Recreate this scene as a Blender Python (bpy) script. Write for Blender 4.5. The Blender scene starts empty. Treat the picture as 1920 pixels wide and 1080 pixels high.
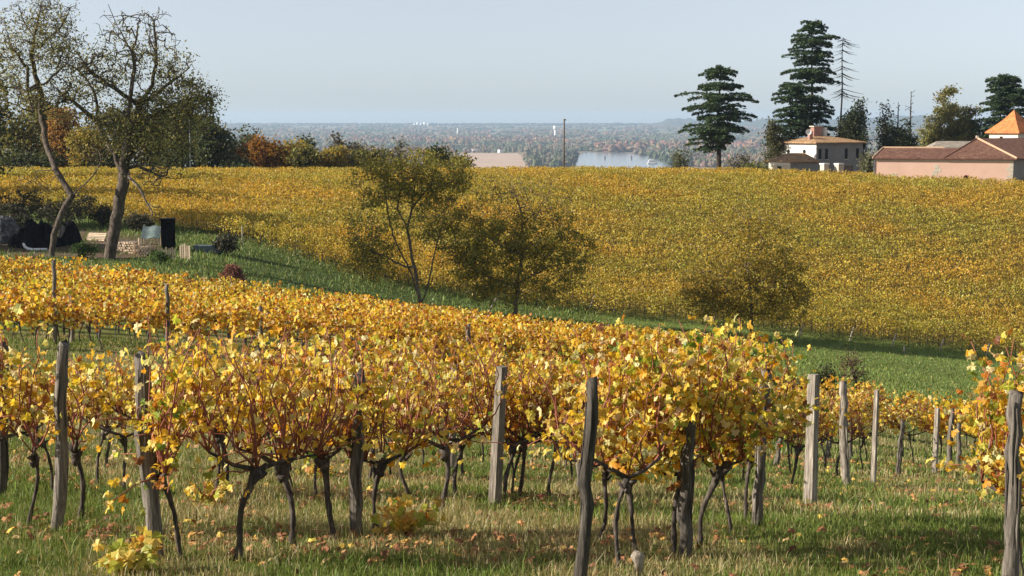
import bpy, math
import numpy as np
from math import radians, sin, cos, pi

rng = np.random.default_rng(11)
S = bpy.context.scene
COL = S.collection

# ------------------------------------------------------------------ camera model
F = 2637.0
PITCH = math.atan(308 / F)
CP, SP = cos(PITCH), sin(PITCH)

def P(px, py, d):
    u, v = (px - 960) / F, (540 - py) / F
    k = d / (CP + v * SP)
    return np.array([u * k, d, (-SP + v * CP) * k])

# ------------------------------------------------------------------ terrain
CTRL = [
    (270, 1035, 10), (1095, 1100, 9), (1420, 985, 11.6), (925, 945, 14.2), (1520, 945, 15), (1640, 908, 20),
    (1860, 842, 42), (850, 902, 17.5), (115, 985, 10.9), (60, 850, 19), (400, 835, 24), (960, 830, 27),
    (100, 650, 36), (500, 662, 42), (1900, 1100, 9.5), (-200, 1000, 10), (-300, 660, 36), (2100, 1000, 12),
    (0, 538, 60), (300, 570, 60), (700, 620, 60), (1000, 662, 60), (1440, 712, 52), (-400, 520, 60),
    (300, 505, 80), (205, 486, 88), (0, 478, 88), (400, 470, 97), (700, 528, 98), (1110, 592, 98), (790, 584, 90),
    (1410, 632, 95), (1850, 668, 97), (1700, 735, 64), (1500, 694, 76), (1300, 650, 86), (2300, 720, 97), (2200, 800, 60),
    (-500, 455, 95), (0, 340, 172), (400, 340, 172), (800, 339, 176), (1100, 337, 180), (1500, 341, 186),
    (1700, 352, 180), (1900, 371, 166), (2300, 395, 165), (-500, 345, 172),
]
PTS = [P(*c) for c in CTRL]
for x, y, z in [(0, 0, -1.5), (-8, 0, -1.4), (8, 0, -1.6), (0, -25, 1.5), (-40, -20, 1.5), (40, -20, 1.0), (-60, 20, -3), (45, 15, -5),
                (-70, 215, -10), (0, 215, -10.5), (50, 215, -9.6), (80, 205, -10), (130, 205, -12), (-140, 215, -10),
                (-70, 262, -19), (0, 262, -19), (60, 262, -17), (140, 262, -18), (-150, 262, -19), (-150, 80, -7), (160, 80, -20)]:
    PTS.append(np.array([x, y, z], float))
PTS = np.array(PTS)

def _tps(r2):
    return 0.5 * r2 * np.log(r2 + 1e-9)

def _fit():
    xy, z = PTS[:, :2] / 50, PTS[:, 2]
    n = len(z)
    d2 = ((xy[:, None] - xy[None]) ** 2).sum(-1)
    A = np.zeros((n + 3, n + 3))
    A[:n, :n] = _tps(d2) + np.eye(n) * 0.003
    A[:n, n], A[:n, n + 1:], A[n, :n], A[n + 1:, :n] = 1, xy, 1, xy.T
    return xy, np.linalg.solve(A, np.concatenate([z, np.zeros(3)]))
TXY, TW = _fit()

def smooth01(a, b, x):
    t = np.clip((x - a) / (b - a), 0, 1)
    return t * t * (3 - 2 * t)

def gz(x, y):
    x, y = np.broadcast_arrays(np.asarray(x, float), np.asarray(y, float))
    sh = x.shape
    x, y = x.ravel(), y.ravel()
    r = np.hypot(x, y)
    far = np.interp(r, [0, 260, 400, 700, 1000, 5000, 8000, 10500, 11500, 13000], [-18, -18, -42, -68, -72, -69, -45, -18, -11, -11])
    k = np.minimum(1, 330 / np.maximum(r, 1))
    px, py = x * k, y * k
    py = np.maximum(py, -60)
    out = np.empty(len(x))
    for i in range(0, len(x), 20000):
        q = np.stack([px[i:i + 20000], py[i:i + 20000]], 1) / 50
        d2 = ((q[:, None] - TXY[None]) ** 2).sum(-1)
        out[i:i + 20000] = _tps(d2) @ TW[:-3] + TW[-3] + q @ TW[-2:]
    out = np.clip(out, -22, 3)
    w = smooth01(225, 300, r)
    return (out * (1 - w) + far * w).reshape(sh)

def on(px, d):
    u = (px - 960) / F
    x = u * d
    for _ in range(4):
        z = float(gz(x, d))
        x = u * (d * CP - z * SP)
    return np.array([x, d, z])

def G(px, py, lo=6, hi=260):
    ys = np.geomspace(lo, hi, 1500)
    p = P(px, py, 1.0)
    g = gz(p[0] * ys, ys)
    i = int(np.argmax(p[2] * ys <= g))
    y = ys[i]
    return np.array([p[0] * y, y, g[i]])

# ------------------------------------------------------------------ noise
def vnoise(x, y, s, seed=0):
    x, y = np.asarray(x) / s + 1000.5, np.asarray(y) / s + 1000.5
    xi, yi = np.floor(x).astype(np.int64), np.floor(y).astype(np.int64)
    fx, fy = x - xi, y - yi
    fx, fy = fx * fx * (3 - 2 * fx), fy * fy * (3 - 2 * fy)
    def h(a, b):
        n = (a * 374761393 + b * 668265263 + seed * 974634777) & 0xFFFFFFFF
        n = ((n ^ (n >> 13)) * 1274126177) & 0xFFFFFFFF
        return ((n ^ (n >> 16)) & 0xFFFF) / 65535.0
    return (h(xi, yi) * (1 - fx) + h(xi + 1, yi) * fx) * (1 - fy) + (h(xi, yi + 1) * (1 - fx) + h(xi + 1, yi + 1) * fx) * fy

# ------------------------------------------------------------------ materials
def mat(name):
    m = bpy.data.materials.new(name)
    m.use_nodes = True
    nt = m.node_tree
    nt.nodes.clear()
    out = nt.nodes.new('ShaderNodeOutputMaterial')
    return m, nt, out

def N(nt, t, **kw):
    n = nt.nodes.new(t)
    for k, v in kw.items():
        if k in n.inputs:
            n.inputs[k].default_value = v
        else:
            setattr(n, k, v)
    return n

def mix(nt, fac, a, b, mode='MIX'):
    n = nt.nodes.new('ShaderNodeMix')
    n.data_type, n.blend_type = 'RGBA', mode
    for sock, v in ((n.inputs[0], fac), (n.inputs[6], a), (n.inputs[7], b)):
        if hasattr(v, 'links'):
            nt.links.new(v, sock)
        elif isinstance(v, (int, float)):
            sock.default_value = v
        else:
            sock.default_value = (*v, 1)
    return n.outputs[2]

def ramp(nt, src, stops):
    n = nt.nodes.new('ShaderNodeValToRGB')
    while len(n.color_ramp.elements) < len(stops):
        n.color_ramp.elements.new(0.5)
    for e, (p, c) in zip(n.color_ramp.elements, stops):
        e.position = p
        e.color = (*c, 1) if isinstance(c, tuple) else (c, c, c, 1)
    nt.links.new(src, n.inputs[0])
    return n.outputs[0]

def leaf_mat(name, trans=0.35, spec=0.25, rough=0.5, objvar=0.1, tint=(1.0, 0.95, 0.7)):
    m, nt, out = mat(name)
    at = N(nt, 'ShaderNodeAttribute', attribute_name='col')
    oi = N(nt, 'ShaderNodeObjectInfo')
    mr = N(nt, 'ShaderNodeMapRange')
    mr.inputs['To Min'].default_value, mr.inputs['To Max'].default_value = 1 - objvar, 1 + objvar
    nt.links.new(oi.outputs['Random'], mr.inputs['Value'])
    c = mix(nt, 1.0, at.outputs['Color'], mr.outputs[0], 'MULTIPLY')
    p = N(nt, 'ShaderNodeBsdfPrincipled', Roughness=rough)
    p.inputs['Specular IOR Level'].default_value = spec
    nt.links.new(c, p.inputs['Base Color'])
    t = N(nt, 'ShaderNodeBsdfTranslucent')
    nt.links.new(mix(nt, 1.0, c, tint, 'MULTIPLY'), t.inputs['Color'])
    ms = N(nt, 'ShaderNodeMixShader', Fac=trans)
    nt.links.new(p.outputs[0], ms.inputs[1])
    nt.links.new(t.outputs[0], ms.inputs[2])
    nt.links.new(ms.outputs[0], out.inputs[0])
    return m

def rough_mat(name, c1, c2, scale=8, stretch=(1, 1, 1), bump=0.3, rough=0.85, c3=None, detail=8, attr=False, spec=0.2, dist=0.02):
    m, nt, out = mat(name)
    tc = N(nt, 'ShaderNodeTexCoord')
    mp = N(nt, 'ShaderNodeMapping')
    mp.inputs['Scale'].default_value = stretch
    nt.links.new(tc.outputs['Object'], mp.inputs[0])
    no = N(nt, 'ShaderNodeTexNoise', Scale=scale, Detail=detail, Roughness=0.65)
    nt.links.new(mp.outputs[0], no.inputs[0])
    stops = [(0.3, c1), (0.7, c2)] if c3 is None else [(0.25, c1), (0.5, c2), (0.75, c3)]
    c = ramp(nt, no.outputs[0], stops)
    if attr:
        at = N(nt, 'ShaderNodeAttribute', attribute_name='col')
        c = mix(nt, 1.0, c, at.outputs['Color'], 'MULTIPLY')
    p = N(nt, 'ShaderNodeBsdfPrincipled', Roughness=rough)
    p.inputs['Specular IOR Level'].default_value = spec
    nt.links.new(c, p.inputs['Base Color'])
    if bump:
        b = N(nt, 'ShaderNodeBump', Strength=bump, Distance=dist)
        nt.links.new(no.outputs[0], b.inputs['Height'])
        nt.links.new(b.outputs[0], p.inputs['Normal'])
    nt.links.new(p.outputs[0], out.inputs[0])
    return m

def tile_mat(name, c1, c2, c3, pitch=0.22):
    """canal tiles: ridges down the slope as bump, mottled clay colours"""
    m, nt, out = mat(name)
    tc = N(nt, 'ShaderNodeTexCoord')
    no = N(nt, 'ShaderNodeTexNoise', Scale=1.6, Detail=8, Roughness=0.7)
    nt.links.new(tc.outputs['Object'], no.inputs[0])
    vo = N(nt, 'ShaderNodeTexVoronoi', Scale=1 / pitch)
    nt.links.new(tc.outputs['Object'], vo.inputs['Vector'])
    c = ramp(nt, no.outputs[0], [(0.3, c1), (0.5, c2), (0.72, c3)])
    hs = N(nt, 'ShaderNodeSeparateColor')
    nt.links.new(vo.outputs['Color'], hs.inputs[0])
    v = ramp(nt, hs.outputs[0], [(0.0, 0.72), (1.0, 1.2)])
    c = mix(nt, 1.0, c, v, 'MULTIPLY')
    wv = N(nt, 'ShaderNodeTexWave', Scale=1 / pitch / 2)
    nt.links.new(tc.outputs['Object'], wv.inputs[0])
    b = N(nt, 'ShaderNodeBump', Strength=0.6, Distance=0.06)
    nt.links.new(wv.outputs[1], b.inputs['Height'])
    p = N(nt, 'ShaderNodeBsdfPrincipled', Roughness=0.9)
    p.inputs['Specular IOR Level'].default_value = 0.15
    nt.links.new(c, p.inputs['Base Color'])
    nt.links.new(b.outputs[0], p.inputs['Normal'])
    nt.links.new(p.outputs[0], out.inputs[0])
    return m

def flat_mat(name, c, rough=0.5, spec=0.4, metal=0.0):
    return rough_mat(name, tuple(x * 0.88 for x in c), tuple(min(1, x * 1.1) for x in c), scale=5, bump=0.05, rough=rough, spec=spec)

M = {}
M['vine_leaf'] = leaf_mat('vine_leaf', 0.48, 0.35, 0.45, 0.10)
M['tree_leaf'] = leaf_mat('tree_leaf', 0.45, 0.2, 0.6, 0.08)
M['needles'] = leaf_mat('needles', 0.25, 0.2, 0.6, 0.06)
M['grass'] = leaf_mat('grass', 0.3, 0.25, 0.5, 0.0)
M['dry_leaf'] = leaf_mat('dry_leaf', 0.1, 0.2, 0.7, 0.0)
M['vine_bark'] = rough_mat('vine_bark', (0.018, 0.015, 0.013), (0.075, 0.06, 0.05), 30, (1, 1, 0.25), 1.0, 0.95, (0.2, 0.165, 0.135), dist=0.012)
M['cane'] = rough_mat('cane', (0.22, 0.065, 0.045), (0.36, 0.13, 0.08), 20, (1, 1, 0.2), 0.1, 0.55)
M['post_wood'] = rough_mat('post_wood', (0.035, 0.03, 0.026), (0.19, 0.165, 0.14), 38, (1, 1, 0.09), 1.0, 0.95, (0.40, 0.365, 0.31), dist=0.02, attr=True)
M['tree_bark'] = rough_mat('tree_bark', (0.025, 0.02, 0.017), (0.09, 0.073, 0.06), 8, (1, 1, 0.3), 1.0, 0.95, (0.2, 0.165, 0.13), dist=0.08, attr=True)
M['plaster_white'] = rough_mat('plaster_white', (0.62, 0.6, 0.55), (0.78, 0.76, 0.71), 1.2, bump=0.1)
M['plaster_shaded'] = rough_mat('plaster_shaded', (0.20, 0.195, 0.185), (0.27, 0.262, 0.25), 1.0, bump=0.15)  # darker grey: shade of the walls turned from the sun, put into the colour
M['plaster_pink'] = rough_mat('plaster_pink', (0.57, 0.37, 0.28), (0.63, 0.42, 0.325), 0.7, bump=0.1, c3=(0.68, 0.45, 0.35))
M['stone'] = rough_mat('stone', (0.42, 0.37, 0.29), (0.6, 0.54, 0.44), 3, bump=0.3)
M['tile_old'] = tile_mat('tile_old', (0.22, 0.13, 0.08), (0.40, 0.24, 0.13), (0.48, 0.36, 0.2))
M['tile_red'] = tile_mat('tile_red', (0.12, 0.06, 0.045), (0.17, 0.085, 0.06), (0.24, 0.14, 0.095))
M['tile_orange'] = tile_mat('tile_orange', (0.55, 0.17, 0.06), (0.62, 0.2, 0.07), (0.66, 0.25, 0.1))
M['tile_grey'] = tile_mat('tile_grey', (0.2, 0.17, 0.14), (0.3, 0.26, 0.21), (0.38, 0.34, 0.28))
M['ridge_tile'] = rough_mat('ridge_tile', (0.45, 0.28, 0.17), (0.6, 0.42, 0.28), 5)
M['dark_glass'] = rough_mat('dark_glass', (0.008, 0.009, 0.010), (0.014, 0.015, 0.017), 3, bump=0, rough=0.4, spec=0.1)
M['white_paint'] = flat_mat('white_paint', (0.8, 0.8, 0.78), 0.5)
M['brick'] = rough_mat('brick', (0.28, 0.13, 0.10), (0.40, 0.24, 0.19), 3)
M['pale_wood'] = rough_mat('pale_wood', (0.46, 0.34, 0.23), (0.72, 0.58, 0.42), 7, (1, 1, 1), 0.4, 0.8, attr=True)
M['black_sheet'] = rough_mat('black_sheet', (0.006, 0.006, 0.007), (0.018, 0.018, 0.02), 9, bump=1.0, rough=0.75, spec=0.08, dist=.15)
M['tarp'] = rough_mat('tarp', (0.09, 0.13, 0.125), (0.2, 0.25, 0.235), 3, bump=0.3, rough=0.4, spec=0.5)
M['galvanised'] = rough_mat('galvanised', (0.13, 0.16, 0.2), (0.2, 0.24, 0.28), 3, bump=0.05, rough=0.5)
M['pole_wood'] = rough_mat('pole_wood', (0.10, 0.085, 0.07), (0.16, 0.14, 0.12), 3)
M['far_woods'] = None

# ------------------------------------------------------------------ mesh building
class B:
    def __init__(self):
        self.v, self.f, self.c, self.m, self.n = [], [], [], [], 0
    def add(self, V, Fs, col=(1, 1, 1), m=0):
        V = np.asarray(V, float)
        if not isinstance(Fs, (list, tuple)) or (len(Fs) and np.ndim(Fs[0]) == 1):
            Fs = [Fs]
        for f in Fs:
            f = np.asarray(f, np.int64)
            self.f.append(f + self.n)
            self.m.append(np.full(len(f), m, np.int32))
        c = np.broadcast_to(np.asarray(col, float), (len(V), 3))
        self.v.append(V)
        self.c.append(c)
        self.n += len(V)
        return self
    def mesh(self, name, mats, smooth=False):
        V = np.concatenate(self.v)
        me = bpy.data.meshes.new(name)
        me.vertices.add(len(V))
        me.vertices.foreach_set('co', V.astype(np.float32).ravel())
        loops = np.concatenate([f.ravel() for f in self.f]).astype(np.int32)
        tot = np.concatenate([np.full(len(f), f.shape[1]) for f in self.f])
        start = np.concatenate([[0], np.cumsum(tot)[:-1]]).astype(np.int32)
        me.loops.add(len(loops))
        me.loops.foreach_set('vertex_index', loops)
        me.polygons.add(len(tot))
        me.polygons.foreach_set('loop_start', start)
        me.polygons.foreach_set('material_index', np.concatenate(self.m))
        me.polygons.foreach_set('use_smooth', np.full(len(tot), smooth))
        a = me.attributes.new('col', 'FLOAT_COLOR', 'POINT')
        c = np.concatenate(self.c)
        a.data.foreach_set('color', np.concatenate([c, np.ones((len(c), 1))], 1).astype(np.float32).ravel())
        for m in (mats if isinstance(mats, (list, tuple)) else [mats]):
            me.materials.append(m)
        me.update(calc_edges=True)
        return me
    def build(self, name, mats, parent=None, smooth=False, loc=None):
        o = bpy.data.objects.new(name, self.mesh(name, mats, smooth))
        COL.objects.link(o)
        if parent is not None:
            o.parent = parent
        if loc is not None:
            o.location = [float(q) for q in loc]
        return o

def tag(o, label=None, cat=None, group=None, kind=None):
    if label: o['label'] = label
    if cat: o['category'] = cat
    if group: o['group'] = group
    if kind: o['kind'] = kind
    return o

def thing(name, label, cat, loc=(0, 0, 0), rz=0.0, group=None):
    o = bpy.data.objects.new(name, None)
    COL.objects.link(o)
    o.location = [float(q) for q in loc]
    o.rotation_euler = (0, 0, rz)
    o.empty_display_size = 0.2
    return tag(o, label, cat, group)

def unit(a):
    return a / np.maximum(np.linalg.norm(a, axis=-1, keepdims=True), 1e-9)

def tube(path, rad, n=6, bump=0.0, r=None):
    path = np.asarray(path, float)
    rad = np.broadcast_to(np.asarray(rad, float), (len(path),))
    t = unit(np.gradient(path, axis=0))
    ref = np.array([1, 0, 0]) if abs(t[:, 0]).mean() < 0.7 else np.array([0, 1, 0])
    a = unit(np.cross(t, ref))
    b = np.cross(t, a)
    th = np.arange(n) * 2 * pi / n
    R = rad[:, None] * np.ones(n)
    if bump:
        r = r or rng
        R = R * (1 + bump * r.standard_normal(R.shape))
    V = path[:, None] + R[..., None] * (np.cos(th)[None, :, None] * a[:, None] + np.sin(th)[None, :, None] * b[:, None])
    k = len(path)
    i, j = np.meshgrid(np.arange(k - 1), np.arange(n), indexing='ij')
    q = np.stack([i * n + j, i * n + (j + 1) % n, (i + 1) * n + (j + 1) % n, (i + 1) * n + j], -1).reshape(-1, 4)
    cap = np.array([[(k - 1) * n + x for x in range(n)], [x for x in range(n)][::-1]])
    return V.reshape(-1, 3), [q, cap]

def box(c, s, rz=0.0, taper=1.0):
    x, y, z = np.array(s) / 2
    V = np.array([[-x, -y, -z], [x, -y, -z], [x, y, -z], [-x, y, -z], [-x * taper, -y * taper, z], [x * taper, -y * taper, z], [x * taper, y * taper, z], [-x * taper, y * taper, z]])
    R = np.array([[cos(rz), -sin(rz), 0], [sin(rz), cos(rz), 0], [0, 0, 1]])
    Fq = np.array([[0, 3, 2, 1], [4, 5, 6, 7], [0, 1, 5, 4], [1, 2, 6, 5], [2, 3, 7, 6], [3, 0, 4, 7]])
    return V @ R.T + np.array(c), Fq

def rand_unit(n, r):
    return unit(r.standard_normal((n, 3)))

# leaf templates: (verts xy z), tris
_h = [(0, 1.05), (0.27, 0.62), (0.68, 0.72), (0.62, 0.22), (1.0, -0.06), (0.66, -0.6), (0.13, -0.32)]
_o = _h + [(-x, y) for x, y in _h[::-1] if x > 0]
L_GRAPE = (np.array([(0, 0.02, 0.0)] + [(x, y, -0.42 * abs(x) ** 1.3 - 0.34 * y * y * (y > 0) + 0.12 * (i_ % 3 - 1)) for i_, (x, y) in enumerate(_o)]),
           np.array([[0, i + 2 if i + 2 <= len(_o) else 1, i + 1] for i in range(len(_o))]))
L_MID = (np.array([(0, -0.7, 0), (0.75, -0.35, -.25), (0.8, 0.35, -.25), (0, 0.95, -.15), (-0.8, 0.35, -.25), (-0.75, -0.35, -.25)], float),
         np.array([[0, 1, 2, 3], [0, 3, 4, 5]]))
L_QUAD = (np.array([(0, -1, 0), (0.7, 0.1, -.2), (0, 1, 0), (-0.7, -0.1, -.2)], float), np.array([[0, 1, 2], [0, 2, 3]]))
L_NEEDLE = (np.array([(-0.35, -1, 0), (0.35, -1, 0), (0.0, 1.1, 0)], float), np.array([[0, 1, 2]]))

def leaves(b, pos, size, nrm, tip, col, tpl=L_QUAD, m=0):
    V0, F0 = tpl
    nrm = unit(nrm)
    tip = unit(tip - nrm * (tip * nrm).sum(-1, keepdims=True))
    s = np.cross(tip, nrm)
    size = np.broadcast_to(size, (len(pos),))[:, None, None]
    V = pos[:, None] + size * (V0[None, :, 0:1] * s[:, None] + V0[None, :, 1:2] * tip[:, None] + V0[None, :, 2:3] * nrm[:, None])
    k = len(V0)
    Fs = (F0[None] + (np.arange(len(pos)) * k)[:, None, None]).reshape(-1, F0.shape[1])
    C = np.repeat(np.broadcast_to(col, (len(pos), 3)), k, 0)
    b.add(V.reshape(-1, 3), [Fs], C, m)

def palette(n, r, cols, w, var=0.15):
    cols = np.array(cols)
    w = np.array(w, float)
    c = cols[r.choice(len(cols), n, p=w / w.sum())]
    return np.clip(c * np.exp(var * r.standard_normal((n, 1))) * np.exp(0.06 * r.standard_normal((n, 3))), 0.002, 0.95)

# ================================================================== setting
th = np.radians(np.concatenate([np.arange(-180, -40, 6), np.arange(-40, -26, 1.0), np.arange(-26, 26, 0.25), np.arange(26, 40, 1.0), np.arange(40, 180, 6)]))
rr = np.concatenate([np.geomspace(0.7, 12600, 300)])
TH, RR = np.meshgrid(th, rr)
gx, gy = RR * np.sin(TH), RR * np.cos(TH)
gzv = gz(gx, gy)
nt_, nr_ = len(th), len(rr)

# ground colour zones (what grows or lies where)
MID_FAR = [P(-400, 520, 60), P(0, 538, 60), P(300, 570, 60), P(700, 620, 60), P(1000, 662, 60), P(1440, 712, 52)]
def edge_y(pts, x):
    return np.interp(x, [p[0] for p in pts], [p[1] for p in pts])
EDGE_PX = [(-500, 376), (-200, 380), (0, 384), (180, 396), (300, 432), (400, 474), (560, 500), (700, 530), (850, 560), (1000, 580), (1110, 592), (1300, 612), (1500, 632), (1680, 650), (1850, 668), (2050, 692), (2300, 722)]
EDGE = []
for px, py in EDGE_PX:
    EDGE.append(G(px, py, 60))
EX, EY = np.array([e[0] for e in EDGE]), np.array([e[1] for e in EDGE])
_k = np.ones(5) / 5
EY = np.convolve(np.pad(EY, 2, mode='edge'), _k, 'valid')
def hill_y(x):
    return np.interp(x, EX, EY)

def ground_col(x, y):
    n1, n2, n3 = vnoise(x, y, 2.2, 1), vnoise(x, y, 0.7, 2), vnoise(x, y, 9, 3)
    g = np.array([0.115, 0.14, 0.032]); straw = np.array([0.24, 0.20, 0.085]); lawn = np.array([0.135, 0.18, 0.042])
    bank = np.array([0.09, 0.13, 0.035]); soil = np.array([0.17, 0.12, 0.035]); plain = np.array([0.20, 0.18, 0.13])
    w = np.clip((n1 * 0.6 + n2 * 0.4 - 0.42) * 3, 0, 1)[..., None]
    near = g * (1 - w) + straw * w
    lawnm = (smooth01(40, 50, y) * (x > -2))[..., None]
    bankm = (smooth01(52, 60, y))[..., None]
    c = near * (1 - bankm) + bank * bankm
    c = c * (1 - lawnm) + (lawn * (0.8 + 0.4 * n3[..., None])) * lawnm
    h = smooth01(1, 5, y - hill_y(x))[..., None]
    c = c * (1 - h) + soil * h
    f = smooth01(235, 330, np.hypot(x, y))[..., None]
    pl = plain * (0.7 + 0.6 * vnoise(x, y, 300, 5)[..., None])
    pl = pl * np.where(vnoise(x, y, 500, 6)[..., None] > 0.55, np.array([1.25, 1.05, 0.85]), np.array([0.85, 1.0, 0.8]))
    return c * (1 - f) + pl * f

gm, nt, out = mat('ground')
at = N(nt, 'ShaderNodeAttribute', attribute_name='col')
ge = N(nt, 'ShaderNodeNewGeometry')
n1 = N(nt, 'ShaderNodeTexNoise', Scale=7.0, Detail=10, Roughness=0.7)
nt.links.new(ge.outputs['Position'], n1.inputs[0])
c = mix(nt, 1.0, at.outputs['Color'], ramp(nt, n1.outputs[0], [(0.25, 0.5), (0.75, 1.5)]), 'MULTIPLY')
p = N(nt, 'ShaderNodeBsdfPrincipled', Roughness=0.95)
p.inputs['Specular IOR Level'].default_value = 0.1
nt.links.new(c, p.inputs['Base Color'])
bp = N(nt, 'ShaderNodeBump', Strength=0.7, Distance=0.05)
nt.links.new(n1.outputs[0], bp.inputs['Height'])
nt.links.new(bp.outputs[0], p.inputs['Normal'])
nt.links.new(p.outputs[0], out.inputs[0])

b = B()
i, j = np.meshgrid(np.arange(nr_ - 1), np.arange(nt_), indexing='ij')
j2 = (j + 1) % nt_
q = np.stack([i * nt_ + j, i * nt_ + j2, (i + 1) * nt_ + j2, (i + 1) * nt_ + j], -1).reshape(-1, 4)[:, ::-1]
V = np.stack([gx, gy, gzv], -1).reshape(-1, 3)
C = ground_col(gx, gy).reshape(-1, 3)
V = np.concatenate([V, [[0, 0, float(gz(0, 0))]]])
C = np.concatenate([C, C[:1]])
fan = np.array([[len(V) - 1, (k + 1) % nt_, k] for k in range(nt_)])
b.add(V, [q, fan], C)
tag(b.build('ground', gm, smooth=True), kind='structure')

# river: a sheet on the plain following the meander
wm, nt, out = mat('river_water')
p = N(nt, 'ShaderNodeBsdfPrincipled', Roughness=0.12)
p.inputs['Base Color'].default_value = (0.20, 0.21, 0.21, 1)
p.inputs['Specular IOR Level'].default_value = 0.6
no = N(nt, 'ShaderNodeTexNoise', Scale=0.05, Detail=4)
ge = N(nt, 'ShaderNodeNewGeometry')
nt.links.new(ge.outputs['Position'], no.inputs[0])
bp = N(nt, 'ShaderNodeBump', Strength=0.03, Distance=0.5)
nt.links.new(no.outputs[0], bp.inputs['Height'])
nt.links.new(bp.outputs[0], p.inputs['Normal'])
nt.links.new(p.outputs[0], out.inputs[0])

def plain_pt(px, py, dz=1.5):
    d = 72 * F / (py - 232)
    q = P(px, py, d)
    return np.array([q[0], q[1], float(gz(q[0], q[1])) + dz])
def sheet(name, rows, m, n=14):
    """rows: (py, px_from, px_to) nearest first"""
    b = B()
    V = []
    for py, a, c_ in rows:
        for t in np.linspace(0, 1, n):
            V.append(plain_pt(a + (c_ - a) * t, py))
    V = np.array(V)
    V[:, 2] = V[:, 2].mean() if np.ptp(V[:, 2]) < 6 else V[:, 2]
    qs = np.array([[r * n + k, r * n + k + 1, (r + 1) * n + k + 1, (r + 1) * n + k] for r in range(len(rows) - 1) for k in range(n - 1)])
    b.add(V, [qs])
    return tag(b.build(name, m, smooth=True), kind='structure')
sheet('river', [(332, 1060, 1330), (318, 1074, 1292), (308, 1080, 1262), (300, 1083, 1240), (293, 1086, 1222), (289, 1090, 1190), (287, 1096, 1165)], wm)
sheet('river_backwater', [(281.5, 1100, 1270), (280.3, 1105, 1262)], wm)
sheet('river_inlet', [(294, 824, 868), (292, 826, 864)], wm)
fm = rough_mat('stubble', (0.40, 0.28, 0.20), (0.50, 0.37, 0.28), 0.012, (1, 1, 1), 0, 0.95)
sheet('field', [(322, 800, 990), (306, 848, 992), (296, 846, 982), (289, 838, 970)], fm)
fm2 = rough_mat('fallow', (0.30, 0.24, 0.18), (0.36, 0.30, 0.22), 0.012, (1, 1, 1), 0, 0.95)
sheet('fallow_field', [(288.3, 690, 850), (287.0, 690, 840)], fm2)

# far ridge of hills
hm = rough_mat('far_hill', (0.05, 0.06, 0.04), (0.09, 0.09, 0.05), 0.004, bump=0, rough=0.95)
def ridge(prof, d, depth=900):
    b = B()
    n = len(prof)
    V = []
    for px, py in prof:
        q = P(px, py, d)
        V += [[q[0] * (d - depth) / d, d - depth, -40], [q[0], d, q[2]], [q[0] * (d + depth * .6) / d, d + depth * 0.6, -40]]
    qs = []
    for k in range(n - 1):
        for s in range(2):
            qs.append([k * 3 + s, (k + 1) * 3 + s, (k + 1) * 3 + s + 1, k * 3 + s + 1])
    b.add(np.array(V), [np.array(qs)])
    return tag(b.build('hills', hm, smooth=True), kind='structure')
pxs = np.arange(1212, 1330, 4)
ridge([(x, 236 - 14 * float(smooth01(1212, 1262, x)) + 5 * float(smooth01(1290, 1330, x)) + 1.2 * sin(x * .3)) for x in pxs], 10600)
pxs = np.arange(1300, 1760, 6)
ridge([(x, 236 - 13 * float(smooth01(1330, 1440, x)) - 6 * float(smooth01(1600, 1700, x)) + 1.0 * sin(x * .13) + .6 * sin(x * .37)) for x in pxs], 9800)

# woods on the plain: bumpy crowns
def ico(sub):
    import bmesh
    bm = bmesh.new()
    bmesh.ops.create_icosphere(bm, subdivisions=sub, radius=1)
    bm.verts.ensure_lookup_table()
    V = np.array([v.co[:] for v in bm.verts]); Fx = np.array([[v.index for v in f.verts] for f in bm.faces])
    bm.free()
    return V, Fx
WCOL = [(0.15, 0.115, 0.09), (0.17, 0.12, 0.085), (0.12, 0.115, 0.07), (0.08, 0.085, 0.05), (0.17, 0.155, 0.125), (0.05, 0.06, 0.04), (0.19, 0.13, 0.08)]
wb = B()
I1, F1 = ico(2); I0, F0 = ico(1)
def in_water(px, py):
    a = (py > 285.5) & (py < 340) & (px > 1078 - (py - 290) * .5) & (px < 1180 + (py - 288) * 3.9)
    f = (py > 287.5) & (py < 325) & (px > 835) & (px < 985)
    return a | f
def add_wood(px, d, h, w, cols, tpl):
    I, Fc = tpl
    n = len(px)
    x = (px - 960) / F * d
    z = gz(x, d)
    r = rng
    sc = np.stack([w * r.uniform(.7, 1.2, n), w * r.uniform(.7, 1.2, n), h * r.uniform(.42, .6, n)], 1)
    jit = 1 + 0.22 * r.standard_normal((n, len(I), 1))
    V = I[None] * jit * sc[:, None] + np.stack([x, d, z + h * 0.42], 1)[:, None]
    Fs = (Fc[None] + (np.arange(n) * len(I))[:, None, None]).reshape(-1, 3)
    wb.add(V.reshape(-1, 3), [Fs], np.repeat(cols, len(I), 0) * np.exp(.16 * r.standard_normal((n * len(I), 1))))
def wcols(px, d, r=rng):
    n = len(px)
    q_ = (vnoise(px, 4e6 / d, 55, 9) * .65 + vnoise(px, 4e6 / d, 18, 19) * .35) * 1.5 - .25 + r.normal(0, .05, n)
    c = np.array(WCOL)[np.clip(np.array([5, 3, 2, 0, 1, 4, 2, 3])[np.clip(q_ * 8, 0, 7).astype(int)], 0, 6)] * np.exp(.10 * r.standard_normal((n, 1)))
    k = vnoise(px, d, 140, 9)[:, None]
    return c * np.where(k > 0.55, np.array([[1.15, 0.95, 0.85]]), np.array([[0.85, 1.0, 0.9]]))
r = rng
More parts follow.
